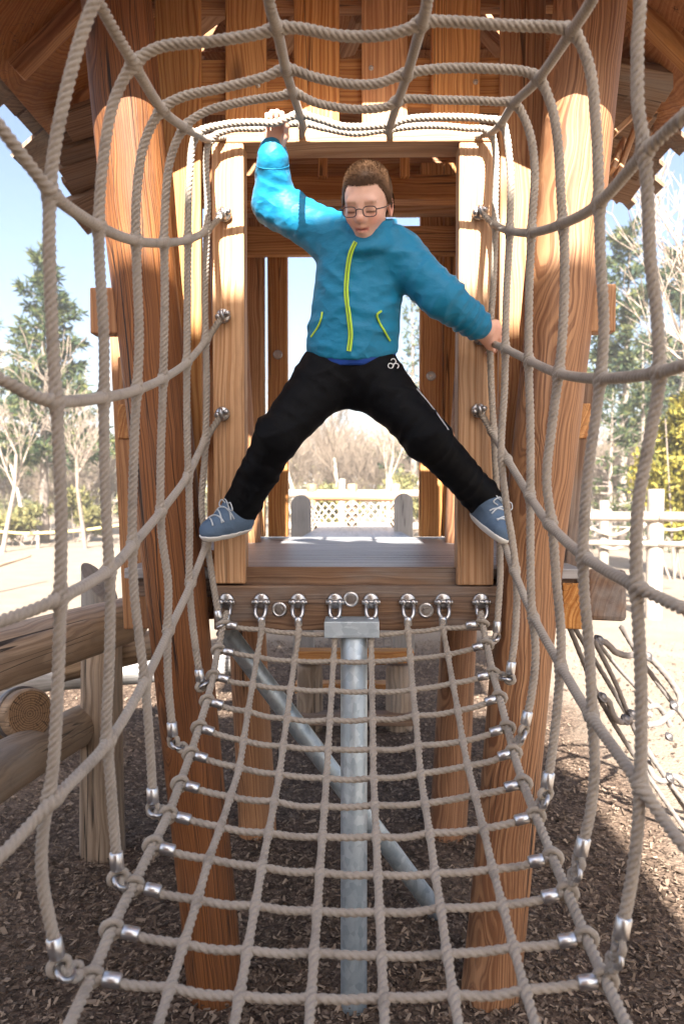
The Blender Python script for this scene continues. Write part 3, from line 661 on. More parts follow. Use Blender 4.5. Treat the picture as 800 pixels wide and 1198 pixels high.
# lowered hand: back to the viewer, fingers hooked under the side rope
hand(J['wR'] + Vector((.006, .004, -.004)), (J['kR_'] - J['wR']) + Vector((.004, 0, .006)), (-.45, .1, -.9), (-.1, .95, -.25), None, None, 1.08)
V, Q = B.surf(); V = smooth(V, Q, 1, .35)
l0 = ((V - HC) @ HM) / HS; tp = np.clip((-.022 - l0[:, 1]) / .055, 0, 1) * (np.linalg.norm(l0, axis=1) < .13) * np.clip((l0[:, 2] + .02) / .04, 0, 1); l0[:, 0] *= 1 - .30 * tp * tp * (3 - 2 * tp); V = np.where((tp > 0)[:, None], HC + (l0 * HS) @ HM.T, V)   # a child's narrow chin
ORG = np.array([(J['aL'].x + J['aR'].x) / 2, 1.965, J['aL'].z - .055])
def skin():
    n = N('skin'); a = n.n('VertexColor', layer_name='pigment').outputs[0]; c = n.n('TexCoord').outputs['Object']; f = n.noise(c, 220, 3).outputs[0]; g = n.noise(c, 38, 3).outputs[0]
    col = n.mix(n.math('MULTIPLY', n.step(g, .5, .75), .18), a, (.55, .20, .15)); col = n.mix(n.math('MULTIPLY', f, .08), col, (.40, .18, .12))
    n.bsdf(col, .48, n.bump(f, .12, .001), Subsurface_Weight=.12, Subsurface_Radius=(.009, .004, .002), Subsurface_Scale=.6, Specular_IOR_Level=.4); return n.m
M['skin'] = skin()
person = obj('person', V, Q, M['skin'], None, True, ORG)
tag(person, 'boy in glasses, blue jacket and black trousers straddling the doorway, holding the ropes', 'person')
# natural colouring: lips, cheeks, brows, lashes, ears
lc = ((V - HC) @ HM) / HS; x, y, z = np.abs(lc[:, 0]), lc[:, 1], lc[:, 2]; pg = np.tile([.76, .47, .355], (len(V), 1))
def blend(m, c, s): 
    global pg
    pg = pg * (1 - (m * s)[:, None]) + np.array(c) * (m * s)[:, None]
g2 = lambda a, c, w: np.exp(-((a - c) / w) ** 2)
inh = (np.linalg.norm(lc, axis=1) < .125)
blend(inh * g2(x, .038, .018) * g2(y, -.038, .018) * (z > .02), (.78, .30, .23), .55)
blend(inh * g2(y, -.0605, .0062) * (x < .0215) * (z > .055), (.60, .17, .15), .8)
blend(inh * g2(y, -.0608, .0020) * (x < .0185) * (z > .055), (.16, .04, .035), .9)
blend(inh * (x > .069) * g2(y, -.012, .03), (.68, .22, .16), .6)
blend(inh * g2(y, .0085 + .1 * (x - .03) * (x < .03), .0036) * (x > .013) * (x < .047) * (z > .045), (.30, .16, .095), .6)
blend(inh * g2(y, -.0165, .0021) * (x > .0165) * (x < .043) * (z > .05), (.05, .025, .02), .92)
blend(inh * g2(y, -.034, .008) * (x < .014) * (z > .085), (.70, .27, .20), .4)
hd = np.minimum(np.linalg.norm(V - v3(J['kL_']), axis=1), np.linalg.norm(V - v3(J['kR_']), axis=1)); blend((hd < .06) * 1.0, (.76, .42, .32), .5)
ca = person.data.color_attributes.new('pigment', 'FLOAT_COLOR', 'POINT'); ca.data.foreach_set('color', np.c_[pg, np.ones(len(V))].astype(np.float32).ravel())
BV = BVHTree.FromPolygons(V.tolist(), Q.tolist())
# hair ------------------------------------------------------------------
def in_hair(p):
    l = ((v3(p) - HC) @ HM) / HS; ax = abs(l[0])
    line = .0475 - .0015 * math.cos(ax * 60) if l[2] > .045 else (.0475 - (.045 - l[2]) * 1.45 if l[2] > .004 else max(-.05, -.0115 - (.004 - l[2]) * 1.2))
    if ax > .055 and l[2] > -.005: line = max(line, .012 - (0.03 - l[2]) * .9)
    return l[1] - line, l
mb = MB(); npol = len(Q); Nn = normals(V, Q); sel = [i for i in range(len(V)) if inh[i] and x[i] < .074 and y[i] > -.06]
sel = np.array(sel); keep = np.array([in_hair(V[i])[0] for i in sel]); sel = sel[keep > 0]; keep = keep[keep > 0]
hv = []; hf = []; upd = HM @ np.array([0, 1, .35])
HV = {}
for i, kp in zip(sel, keep): HV[i] = kp
pick = rng.choice(len(sel), 24000); 
for q in pick:
    i = sel[q]; kp = keep[q]; top = float(np.clip((lc[i, 1] - .035) / .05, 0, 1)); L = (.004 + .006 * top) * rng.uniform(.7, 1.2) * min(1, .35 + kp * 30)
    d = Nn[i] * .5 + HM @ np.array([rng.normal(0, .22), -.12 * (1 - top) + .1 * top, .30 * top + .05]) + rng.normal(0, .09, 3); d /= np.linalg.norm(d); s = np.cross(d, rng.normal(0, 1, 3)); s *= .0005 / np.linalg.norm(s)
    b = V[i] + rng.normal(0, .0011, 3); k0 = len(hv); m_ = b + d * L * .55; e = b + d * L + np.array([0, 0, -.0008])
    hv += [b - s, b + s, m_ + s * .8, m_ - s * .8, e]; hf += [[k0, k0 + 1, k0 + 2, k0 + 3], [k0 + 3, k0 + 2, k0 + 4]]
# scalp cap under the strands
ins = set(sel.tolist()); off = len(hv); mp = {}
for f in Q:
    if all(int(a) in ins for a in f):
        ff = []
        for a in f:
            a = int(a)
            if a not in mp: mp[a] = len(hv); hv.append(V[a] + Nn[a] * (.0012 + min(.004, HV[a] * .13)))
            ff.append(mp[a])
        hf.append(ff)
def hairmat():
    n = N('short brown hair'); c = n.n('TexCoord').outputs['Object']; f = n.noise(c, 300, 3, .7).outputs[0]
    n.bsdf(n.mix(f, (.034, .018, .010), (.125, .068, .037)), .5, n.bump(f, .2, .001), Specular_IOR_Level=.12); return n.m
obj('hair', hv, hf, hairmat(), person)
# glasses
gl = MB(); lens_v = []; Mh = lambda q: hp(*q)
for sx in (-1, 1):
    ring = [(sx * .0305 + .0195 * math.copysign(abs(math.cos(a)) ** .6, math.cos(a)), -.014 + .0130 * math.copysign(abs(math.sin(a)) ** .6, math.sin(a)), .0915 - 3.2 * (.0305 * .6 + .0195 * math.cos(a) * sx * .5) ** 2 * .8) for a in np.linspace(0, 2 * np.pi, 33)]
    gl.add(*sweep(np.array([Mh(q) for q in ring]), .0010, 8)); c = Mh((sx * .0305, -.014, .0905)); k0 = [Mh(q) for q in ring[:-1]]
    lens_v.append((np.array([c] + k0), [[0, i + 1, (i + 1) % 32 + 1] for i in range(32)]))
    gl.add(*sweep(spline([Mh((sx * .050, -.009, .087)), Mh((sx * .064, -.008, .072)), Mh((sx * .072, -.007, .03)), Mh((sx * .0745, -.004, .004))], .004)[0], .0013, 8))
gl.add(*sweep(spline([Mh((-.012, -.010, .0925)), Mh((0, -.0065, .096)), Mh((.012, -.010, .0925))], .002)[0], .0012, 8))
gg = gl.build('glasses', plain('dark metal frame', (.05, .045, .06), .35, .6, 90, .1, .02), person)
n = N('spectacle lens'); gls = n.n('BsdfGlossy', i_Roughness=.02); tr = n.n('BsdfTransparent'); ms = n.n('MixShader'); lw = n.n('LayerWeight', i_Blend=.25)
n.t.links.new(n.math('MULTIPLY', lw.outputs['Fresnel'], .5), ms.inputs[0]); n.t.links.new(tr.outputs[0], ms.inputs[1]); n.t.links.new(gls.outputs[0], ms.inputs[2]); n.t.links.new(ms.outputs[0], n.out.inputs[0])
for V_, F_ in lens_v: obj('lens', V_, F_, n.m, gg)
# clothes ---------------------------------------------------------------
def fabric(name, col, rough, fscale, bumpk, sheen=.0, spec=.3, fold=.45):
    n = N(name); c = n.n('TexCoord').outputs['Object']; f = n.noise(c, fscale, 3, .6).outputs[0]; g = n.noise(c, 14, 4, .6).outputs[0]; w = n.noise(n.map(c, (1, 1, 1.8)), 26, 3, .6).outputs[0]
    cc = n.mix(g, tuple(v * .82 for v in col), tuple(min(1, v * 1.18) for v in col))
    b = n.bump(f, bumpk, .0008); rg = n.math('MULTIPLY', n.math('ABSOLUTE', n.math('SUBTRACT', n.noise(n.vmath('ADD', n.map(c, (1, 1, 1.5)), n.vmath('SCALE', n.noise(c, 9, 2).outputs['Color'], scale=.06)), 11, 2, .5).outputs[0], .5)), -3.2); n.bsdf(cc, rough, n.bump(n.math('ADD', n.math('MULTIPLY', w, .5), rg), fold, .011, b), Specular_IOR_Level=spec, Sheen_Weight=sheen); return n.m
def wrinkle(V, Q, terms, amp=.002, sc=16, crease=.0035):
    Nv = normals(V, Q); out = V.copy(); d = np.zeros(len(V))
    for (c, ax, R_, wl, a, sk) in terms:                   # folds ringing a joint, fading away from it
        c = v3(c); ax = v3(Vector(ax).normalized()); r = V - c; t = r @ ax; dist = np.linalg.norm(r, axis=1)
        sidev = v3(Vector(np.cross(ax, [0, -1, 0]))); 
        ph = np.array([mnoise.noise(Vector(p) * 9) for p in r]) * 2.4
        d += 1.25 * a * (.55 + .9 * np.array([mnoise.noise(Vector(p) * 14 + Vector((3, 7, 1))) for p in V.tolist()])) * (1 - np.abs(np.sin(np.pi * t / wl + sk * (r @ sidev) / wl + ph)) * 1.3) * np.exp(-(dist / R_) ** 2)
    d += amp * np.array([mnoise.noise(Vector(p) * sc) + .5 * mnoise.noise(Vector(p) * sc * 2.2) for p in V.tolist()])
    d += crease * np.array([max(0., 1 - 5.5 * abs(mnoise.noise(Vector((p[0] * 6 + p[2] * 3, p[1] * 6, p[2] * 9 - p[0] * 2))))) for p in V.tolist()])
    return out + Nv * d[:, None]
M['jacket'] = fabric('blue softshell jacket', (.004, .19, .355), .55, 700, .25, .05, .35)
A = SDF([J['eL'].x - .13, 1.62, J['pelv'].z - .06], [J['wR'].x + .06, 2.14, J['wL'].z + .07], .0042)
hem = P(411, 408, 1.91)
A.cone(P(421, 308, 1.885), hem, .088, .100, .03, sy=.82); A.cone(P(404, 304, 1.885), P(388, 404, 1.91), .060, .058, .03, sy=.9); A.cone(P(440, 308, 1.885), P(438, 408, 1.91), .064, .056, .03, sy=.9)
A.cone(J['sL'], J['sR'], .050, .050, .035); A.cone(P(404, 282, 1.88), P(456, 292, 1.885), .052, .052, .03)
A.cone(J['sL'], J['eL'] + Vector((.0, 0, 0)), .057, .050, .025); A.cone(J['eL'], J['wL'], .050, .038, .018); A.cone(J['wL'] - Vector((0, 0, .008)), J['wL'] + Vector((.001, -.001, .014)), .037, .034, .006)
A.cone(J['sR'], J['eR'], .057, .047, .025); A.cone(J['eR'], J['wR'] - (J['wR'] - J['eR']).normalized() * .018, .047, .037, .018)
d = (J['wR'] - J['eR']).normalized(); A.cone(J['wR'] - d * .028, J['wR'] - d * .012, .037, .035, .006)
# stand-up collar and hood folded behind
nk = J['neck'] + Vector((0.002, -.006, -.006))
for i in range(20):
    a = 2 * math.pi * i / 20; b = a + 2 * math.pi / 20; f = lambda t, r, z: nk + Vector((math.cos(t) * r, math.sin(t) * r * .92, z + .014 * math.sin(t) + .010 * math.cos(t)))
    A.cone(f(a, .060, -.026), f(a, .058, .008), .013, .008, .012)
for a in np.linspace(-.25, 3.4, 14): A.cone(nk + Vector((math.cos(a) * .068, math.sin(a) * .07, -.020)), nk + Vector((math.cos(a) * .071, math.sin(a) * .08, .006)), .015, .013, .016)
A.cone(hem + Vector((-.075, 0, -.012)), hem + Vector((.075, 0, -.012)), .058, .058, .012, True) if False else None
# hollow: neck opening
A.cone(nk + Vector((0, -.006, -.005)), nk + Vector((.004, -.02, .08)), .042, .052, .008, True)
HEM = lambda dz: (((A.ax[2][None, None, :] - hem.z + .004 - dz) - .40 * (A.ax[1][None, :, None] - 1.91) + 0 * A.ax[0][:, None, None]) * -1).astype(np.float32)
DJ = A.D.copy(); A.D = np.maximum(A.D, HEM(-.006)); Vj, Qj = A.surf(); zc = hem.z - .012
Vj = smooth(Vj, Qj, 3, .5)
ua = J['eL'] - J['sL']; fa = J['wL'] - J['eL']; ub = J['eR'] - J['sR']; fb = J['wR'] - J['eR']
Vj = wrinkle(Vj, Qj, [(J['eL'] + (J['sL'] - J['eL']) * .25, ua, .075, .034, .0042, .5), (J['eL'] + fa * .45, fa, .06, .030, .0034, .35), (J['sL'], ua, .06, .035, .005, .8),
    (J['eR'], ub, .085, .034, .0055, -.5), (J['eR'] + fb * .6, fb, .06, .026, .0055, .4), (J['sR'] + ub * .3, ub, .06, .036, .005, -.7), (P(400, 395, 1.83), (0.1, 0, 1), .09, .034, .0045, .3), (P(440, 385, 1.83), (-.2, 0, 1), .08, .036, .004, -.4), (P(392, 320, 1.82), (.6, 0, 1), .08, .042, .004, .2), (P(452, 330, 1.82), (-.7, 0, 1), .08, .04, .0045, -.2)], .0022, 11)
Vj[:, 2] = Vj[:, 2] if True else np.where(Vj[:, 2] < zc - .02, zc - .02 + (Vj[:, 2] - zc + .02) * .55, Vj[:, 2])
jacket = obj('jacket', Vj, Qj, M['jacket'], person)
BJ = BVHTree.FromPolygons(Vj.tolist(), Qj.tolist())
def on(bv, px, py, lift=.002):
    d = (P(px, py, 2.0) - CAM).normalized(); h = bv.ray_cast(CAM, d); return (h[0] - d * lift) if h[0] is not None else P(px, py, 1.83)
def ribbon(name, bv, pts, w, mat, parent, lift=.002, th=.0022):
    C, _ = spline([on(bv, *q, lift) for q in pts], .004); T_ = np.gradient(C, axis=0); mbx = MB(); V_ = []
    for c, t in zip(C, T_):
        h = bv.find_nearest(Vector(c)); nn = v3(h[1]); nn = nn if nn[1] < 0 else -nn; s = np.cross(t, nn); s = s / (np.linalg.norm(s) + 1e-9) * w / 2
        V_ += [c - s, c - s * .8 + nn * th, c + s * .8 + nn * th, c + s]
    m_ = len(C); Fr = [[i * 4 + j, i * 4 + j + 1, i * 4 + j + 5, i * 4 + j + 4] for i in range(m_ - 1) for j in range(3)]
    return obj(name, V_, Fr, mat, parent)
M['lime'] = plain('lime green zip tape', (.46, .72, .045), .5, 0, 300, .12, .3, .001)
ribbon('zip', BJ,  [(416, 283), (410, 296), (406, 320), (405, 345), (408, 370), (410, 392), (408, 411)], .0115, M['lime'], jacket, .0035, .003)
ribbon('pocket_piping', BJ, [(456, 399), (450, 388), (444, 378), (441, 368), (446, 364)], .005, M['lime'], jacket)
ribbon('pocket_piping', BJ, [(364, 394), (371, 384), (376, 372), (377, 365)], .004, M['lime'], jacket)
# royal blue hem lining
cv = []; cn = P(430, 270, 1.866); an = [math.radians(a) for a in np.linspace(-90 + 12, 270 - 26, 56)]      # stand-up collar, open at the zip
for a in an:
    wv = .0022 * math.sin(a * 5) + .0015 * math.sin(a * 9 + 1)
    for r_, z_ in ((.066, -.044), (.070, -.012), (.069 + wv, .017), (.0655 + wv, .0215), (.061 + wv, .018), (.060, -.010)):
        back = .5 + .5 * math.sin(a); cv.append(tuple(cn + Vector((math.cos(a) * r_, math.sin(a) * r_ * .98, z_ * (1 + .25 * back) + .022 * math.sin(a) + .004 * math.cos(a)))))
cf = [[i * 6 + j, i * 6 + j + 1, i * 6 + j + 7, i * 6 + j + 6] for i in range(len(an) - 1) for j in range(5)] + [[0, 1, 2, 3, 4, 5], [(len(an) - 1) * 6 + j for j in (5, 4, 3, 2, 1, 0)]]
obj('collar', cv, cf, M['jacket'], jacket)
M['zip_teeth'] = plain('dark zip teeth', (.10, .16, .03), .5, 0, 300, .1)
ribbon('zip_teeth', BJ, [(416, 283), (410, 296), (406, 320), (405, 345), (408, 370), (410, 392), (408, 410)], .0022, M['zip_teeth'], jacket, .0066, .0012)
for d0, w0 in ((J['wL'] - J['eL'], J['wL']), (J['wR'] - J['eR'], J['wR'])):
    u0 = d0.normalized(); C0 = w0 - u0 * (.018 if w0 is J['wL'] else .036); fr = frame_for(u0); rp_ = []
    for a in np.linspace(0, 2 * math.pi, 29):
        d = fr @ Vector((math.cos(a), math.sin(a), 0)); h = BJ.ray_cast(C0 + d * .12, -d); rp_.append((h[0] if h[0] is not None else C0 + d * .036) - d * .0003)
    obj('cuff_seam', *sweep(np.array([v3(q) for q in rp_]), .0012, 6), M['jacket'], jacket)
AJ = A
M['hem'] = fabric('royal blue hem band', (.012, .065, .36), .6, 500, .2)
A = AJ; A.D = np.maximum(np.maximum(DJ + .0035, HEM(-.022)), -HEM(.012)); Vh, Qh = A.surf(); obj('hem_band', smooth(Vh, Qh, 2), Qh, M['hem'], jacket)
# trousers
M['trousers'] = fabric('black sports trousers', (.0024, .0026, .0036), .62, 600, .2, .0, .10, .22)
A = SDF([J['aL'].x - .12, 1.64, J['aL'].z - .08], [J['aR'].x + .12, 2.14, J['pelv'].z + .08], .0045)
A.cone(P(388, 442, 1.925), P(432, 443, 1.925), .070, .070, .03, sy=.95); A.cone(P(380, 437, 1.925), P(438, 439, 1.925), .052, .052, .02)
for s_ in 'LR':
    h_, k_, a_ = J['h' + s_], J['n' + s_], J['a' + s_]; A.cone(h_, k_, .074, .053, .035); A.cone(k_, a_ - (a_ - k_).normalized() * .012, .052, .045, .02); A.cone(a_ - (a_ - k_).normalized() * .02, a_ + (a_ - k_).normalized() * .014, .045, .047, .008)
Vt, Qt = A.surf(); Vt = smooth(Vt, Qt, 3, .5)
tl = [(J['h' + s_] + (J['n' + s_] - J['h' + s_]) * t, J['n' + s_] - J['h' + s_], .085, .045, .005, k) for s_, k in (('L', .8), ('R', -.8)) for t in (.1, .75)] + [(J['n' + s_] + (J['a' + s_] - J['n' + s_]) * t, J['a' + s_] - J['n' + s_], .07, .034, .0035, k) for s_, k in (('L', .6), ('R', -.6)) for t in (.15, .75)]
Vt = wrinkle(Vt, Qt, tl, .003, 13); tro = obj('trousers', Vt, Qt, M['trousers'], person); BT = BVHTree.FromPolygons(Vt.tolist(), Qt.tolist())
M['white_print'] = plain('white print', (.75, .75, .76), .6, 0, 100, .05, .02)
mb = MB()
for dx, dy in ((0, -3.4), (-3.2, 2.0), (3.2, 2.0)): c = on(BT, 460 + dx, 426 + dy, .0020); mb.add(*torus_geo(c, (0.2, -1, .1), .0062, .0013, 20, 6))
mb.build('printed_emblem', M['white_print'], tro)
ribbon('side_stripe', BT, [(487, 455), (500, 470), (513, 487), (524, 503)], .0035, plain('grey piping', (.35, .36, .38), .5), tro, .0015)
# shoes
M['shoe'] = fabric('slate blue trainer mesh', (.085, .135, .21), .7, 900, .5); M['sole'] = plain('white rubber sole', (.72, .72, .70), .6, 0, 60, .08, .1); M['lace'] = plain('grey lace', (.5, .54, .58), .8, 0, 300, .1, .2)
def shoe(heel, toe, ank, upv, nm='shoe'):
    heel, toe, ank = Vector(heel), Vector(toe), Vector(ank); f = (toe - heel).normalized(); up = Vector(upv); up = (up - f * up.dot(f)).normalized(); L = (toe - heel).length; s = f.cross(up)
    lo_ = [min(a) - .08 for a in zip(heel, toe, ank)]; hi_ = [max(a) + .08 for a in zip(heel, toe, ank)]; A = SDF(lo_, hi_, .0034)
    A.cone(heel + f * .018 + up * .022, heel + f * L * .5 + up * .020, .030, .031, .02); A.cone(heel + f * L * .5 + up * .020, toe - f * .028 + up * .010, .033, .023, .02); A.cone(heel + f * .030 + up * .030, ank, .033, .036, .02); A.cone(heel + f * L * .4 + up * .035, ank + f * .02, .028, .028, .02); A.cone(toe - f * .035 + up * .014 + s * .010, toe - f * .035 + up * .014 - s * .010, .021, .021, .015)
    X = A.ax[0][:, None, None]; Y = A.ax[1][None, :, None]; Z = A.ax[2][None, None, :]; hgt = (X - heel.x) * up.x + (Y - heel.y) * up.y + (Z - heel.z) * up.z
    D0 = A.D.copy(); A.D = np.maximum(D0, (-hgt - .002).astype(np.float32)); Vs, Qs = A.surf(); Vs = smooth(Vs, Qs, 1); sh = obj(nm, Vs, Qs, M['shoe'], person)
    bs = BVHTree.FromPolygons(Vs.tolist(), Qs.tolist())
    A.D = np.maximum(np.maximum(D0 - .0028, (hgt - .004).astype(np.float32)), (-hgt - .013).astype(np.float32)); Vs, Qs = A.surf(); obj('sole', smooth(Vs, Qs, 2), Qs, M['sole'], sh)
    mb = MB()
    for i in range(5):
        c = heel + f * L * (.42 + .085 * i); p = []
        for a in np.linspace(-.9, .9, 9):
            d = (up * math.cos(a) + s * math.sin(a) + f * (.25 if i % 2 else -.25) * a).normalized(); h = bs.ray_cast(c + up * .012 + d * .2, -d)
            if h[0] is not None: p.append(h[0] + d * .0015)
        if len(p) > 3: mb.add(*sweep(spline(p, .003)[0], .0021, 6))
    t = heel + f * L * .42 + up * .070
    for sg in (-1, 1): mb.add(*sweep(spline([t, t + s * sg * .022 + up * .010 - Vector((0, .012, 0)), t + s * sg * .034 - up * .006 - Vector((0, .02, 0)), t + s * sg * .014 - up * .010 - Vector((0, .014, 0))], .003)[0], .0017, 6))
    mb.build('laces', M['lace'], sh); return sh
shoe(P(291, 617, 1.985), P(233, 629, 1.90), J['aL'] + Vector((-.006, 0, -.004)), (.16, -.10, 1))
shoe(P(555, 604, 2.0), P(592, 634, 1.885), J['aR'] + Vector((.004, -.004, -.01)), (.55, -.25, .85))
HAZE = .0028
# ---------------------------------------------------------------- ground
def chips_mat():
    n = N('wood chips and sand'); c = n.n('TexCoord').outputs['Object']
    v = n.n('TexVoronoi', i_Vector=n.map(n.vmath('ADD', c, n.vmath('SCALE', n.noise(c, 30, 2).outputs['Color'], scale=.03)), (1, 1, 1)), i_Scale=62.0); v2 = n.n('TexVoronoi', i_Vector=n.map(c, (1.5, 1, 1)), i_Scale=110.0)
    s = n.n('SeparateColor', i_Color=v.outputs['Color']); s2 = n.n('SeparateColor', i_Color=v2.outputs['Color'])
    t = n.math('ADD', n.math('MULTIPLY', s.outputs[0], .6), n.math('MULTIPLY', s2.outputs[1], .4))
    chip = n.ramp(t, [(.1, (.035, .023, .017)), (.45, (.085, .057, .042)), (.75, (.15, .105, .075)), (.95, (.30, .22, .165))])
    big = n.noise(c, 1.1, 4, .6).outputs[0]; fine = n.noise(c, 60, 4, .7).outputs[0]
    sand = n.mix(n.noise(c, 2.2, 6, .7).outputs[0], (.18, .14, .105), (.31, .255, .20)); sand = n.mix(n.math('MULTIPLY', n.step(fine, .5, .7), .35), sand, (.24, .19, .14))
    xy = n.n('SeparateXYZ', i_Vector=n.vmath('ADD', c, n.vmath('SCALE', n.noise(c, .8, 4).outputs['Color'], scale=1.2)))
    far = n.math('MAXIMUM', n.step(xy.outputs[1], 6.4, 8.0), n.step(xy.outputs[0], 1.75, 2.15))  # sand far off; the pale strip at the right paints in sunlit chips
    col = n.mix(far, n.mix(n.math('MULTIPLY', n.step(big, .45, .7), .35), chip, (.25, .18, .13)), sand)
    n.bsdf(col, .9, n.bump(n.math('ADD', v.outputs['Distance'], n.math('MULTIPLY', fine, .5)), .6, .012), Specular_IOR_Level=.15); return n.m
M['ground'] = chips_mat()
gx = np.concatenate([np.linspace(-250, -6, 30), np.linspace(-5.5, 5.5, 111), np.linspace(6, 250, 30)]); gy = np.concatenate([np.linspace(-30, -.5, 12), np.linspace(0, 9, 91), np.linspace(9.5, 40, 40), np.linspace(45, 500, 30)])
GX, GY = np.meshgrid(gx, gy, indexing='ij')
def gz(x, y): return (mnoise.noise(Vector((x * 1.3, y * 1.3, 0))) * .018 + mnoise.noise(Vector((x * 5, y * 5, 3))) * .007) * (1 if y < 12 else 1.5) - .01
GZ = np.array([gz(a, b) for a, b in zip(GX.ravel(), GY.ravel())]); ny = len(gy); i = np.arange(len(gx) - 1)[:, None] * ny; j = np.arange(ny - 1)[None, :]
tag(obj('ground', np.c_[GX.ravel(), GY.ravel(), GZ], np.stack([i + j, i + ny + j, i + ny + j + 1, i + j + 1], -1).reshape(-1, 4), M['ground'], None, True, (0, 0, 0)), kind='structure')
# loose chips lying on it
def chips():
    n = 60000; y = 1.6 + 5.2 * rng.random(n) ** 1.4; x = (rng.random(n) - .5) * (1.0 + y * .95) * 1.05; L = rng.uniform(.006, .022, n) * np.where(rng.random(n) < .08, 1.5, 1); kp_ = (x < 1.15) | (rng.random(n) < .25); y = np.where(kp_, y, 1.7); W = L * rng.uniform(.22, .55, n); a = rng.uniform(0, 2 * np.pi, n); b = rng.normal(0, .35, n); c = rng.normal(0, .3, n)
    u = np.stack([np.cos(a) * np.cos(b), np.sin(a) * np.cos(b), np.sin(b)], 1); w = np.stack([-np.sin(a), np.cos(a), np.sin(c)], 1); w /= np.linalg.norm(w, axis=1)[:, None]; nn = np.cross(u, w)
    o = np.stack([x, y, np.array([gz(p, q) for p, q in zip(x, y)]) + .006 + np.abs(np.sin(b)) * L * .4], 1); t = (L * .12)[:, None] * nn
    A = u * L[:, None] / 2; Bw = w * W[:, None] / 2; k = rng.uniform(.5, 1, n)[:, None]
    V = np.stack([o - A - Bw, o + A - Bw * k, o + A * .9 + Bw * k, o - A * .9 + Bw, o - A - Bw + t, o + A - Bw * k + t, o + A * .9 + Bw * k + t, o - A * .9 + Bw + t], 1).reshape(-1, 3)
    q = np.array([[4, 5, 6, 7], [0, 1, 5, 4], [1, 2, 6, 5], [2, 3, 7, 6], [3, 0, 4, 7]]); Fq = (np.arange(n)[:, None, None] * 8 + q).reshape(-1, 4)
    m = N('loose wood chips'); g = m.n('NewGeometry').outputs['Random Per Island']; cc = m.n('TexCoord').outputs['Object']
    col = m.ramp(g, [(.0, (.04, .028, .02)), (.4, (.10, .07, .05)), (.75, (.18, .132, .097)), (1, (.33, .25, .185))]); m.bsdf(col, .85, m.bump(m.noise(cc, 300, 2).outputs[0], .3, .002), Specular_IOR_Level=.2)
    tag(obj('wood_chips', V, Fq, m.m, None, False, (0, 0, 0)), 'loose brown wood chips covering the playground floor', 'wood chips', kind='stuff')
chips()
# ---------------------------------------------------------------- logs on the left
def thing_log(name, label, cat, p0, p1, r0, r1, mat=None, group=None, **k):
    o = log(name, p0, p1, r0, r1, mat or M['grey_log'], M['end'], None, **k); return tag(o, label, cat, group)
a, b = P(0, 772, 1.85), P(150, 723, 2.62); thing_log('balance_log', 'long peeled log beside the tower, topmost of the logs at the left', 'log', a + (a - b) * .6, b, .074, .079, bump=.03, group='playground logs')
thing_log('balance_log', 'short peeled log between the grey upright and the left corner post', 'log', P(68, 782, 2.9), P(186, 752, 3.0), .055, .057, group='playground logs')
thing_log('balance_log', 'slim bluish grey log low behind the left corner post', 'log', P(-60, 806, 3.9), P(272, 776, 4.3), .062, .06, M['grey_timber'], group='playground logs')
a, b = P(0, 902, 2.05), P(98, 846, 2.88); thing_log('balance_log', 'lowest log at the left, ending against the grey upright', 'log', a + (a - b) * .35, b, .076, .072, group='playground logs')
t = empty('banded_log', P(10, 835, 2.35), 'round log with its sawn end showing and a dark steel band', 'log', 'playground logs')
a, b = P(-80, 838, 2.75), P(36, 834, 2.28); log('log_body', a, b, .078, .076, M['grey_log'], M['end'], t, bump=.02)
d = (b - a).normalized(); c = b - d * .06; mb = MB(); mb.add(*sweep(np.array([v3(c - d * .014), v3(c - d * .013), v3(c + d * .013), v3(c + d * .014)]), np.array([.077, .081, .081, .077]), 40)); mb.build('steel_band', M['steel_dark'], t)
b = ground(121, 995); a = along(b, P(118, 690, b.y), 1.02); t = empty('log_post', b, 'weathered grey log upright standing in the chips left of the tower, with a slanted tip', 'post')
o = log('post_body', b + Vector((0, 0, -.1)), P(117, 716, b.y), .084, .072, M['grey_log'], M['end'], t, bump=.03)
cp = P(117, 713, b.y); V = []; sg = 24
for z_, f_ in ((0, 1.0), (.012, .98)):
    for q in range(sg): th = 2 * math.pi * q / sg; V.append((cp.x + .066 * math.cos(th) * f_, cp.y + .066 * math.sin(th) * f_, cp.z + z_ + (0 if z_ == 0 else .085 - .075 * math.cos(th + .3))))
Fp = [[q, (q + 1) % sg, sg + (q + 1) % sg, sg + q] for q in range(sg)] + [list(range(sg, 2 * sg))]
obj('slanted_tip', V, Fp, M['grey_timber'], t, smooth=False)
# ---------------------------------------------------------------- step bench under the tower, further back
t = empty('step_bench', (0, 5.0, 0), 'low wooden step bench on two stumps seen beneath the tower floor', 'bench')
for x in (362, 466):
    g = ground(x, 852); log('stump_leg', g + Vector((0, 0, -.05)), P(x, 776, g.y), .075, .07, M['grey_log'], M['end'], t, rings=20)
gy_ = ground(362, 852).y
for y0, y1, dy, m in ((762, 776, -.12, 'cedar'), (768, 778, .10, 'cedar'), (836, 850, -.1, 'beam'), (800, 812, .3, 'cedar')): vboard('plank', 345, 484, y0, y1, gy_ + dy, .10, M[m], t)
for x in (355, 473): vboard('side_block', x - 12, x + 12, 730, 764, gy_ + .1, .12, M['grey_timber'], t)
# rope netting hanging behind it
t = empty('hanging_net', (0, 6.0, .2), 'small grey rope net hanging behind the step bench under the tower', 'rope net')
mb = MB()
for i in range(9): x = 385 + i * 9; mb.add(*sweep(spline([P(x, 742, 5.4), P(x + 1, 758, 5.4), P(x + random.uniform(-2, 2), 772, 5.4)], .03)[0], .007, 6))
for y in (748, 757, 766): mb.add(*sweep(spline([P(380, y - 3, 5.4), P(420, y + 3, 5.4), P(464, y - 3, 5.4)], .03)[0], .007, 6))
mb.build('mesh_ropes', M['rope_dark'], t)
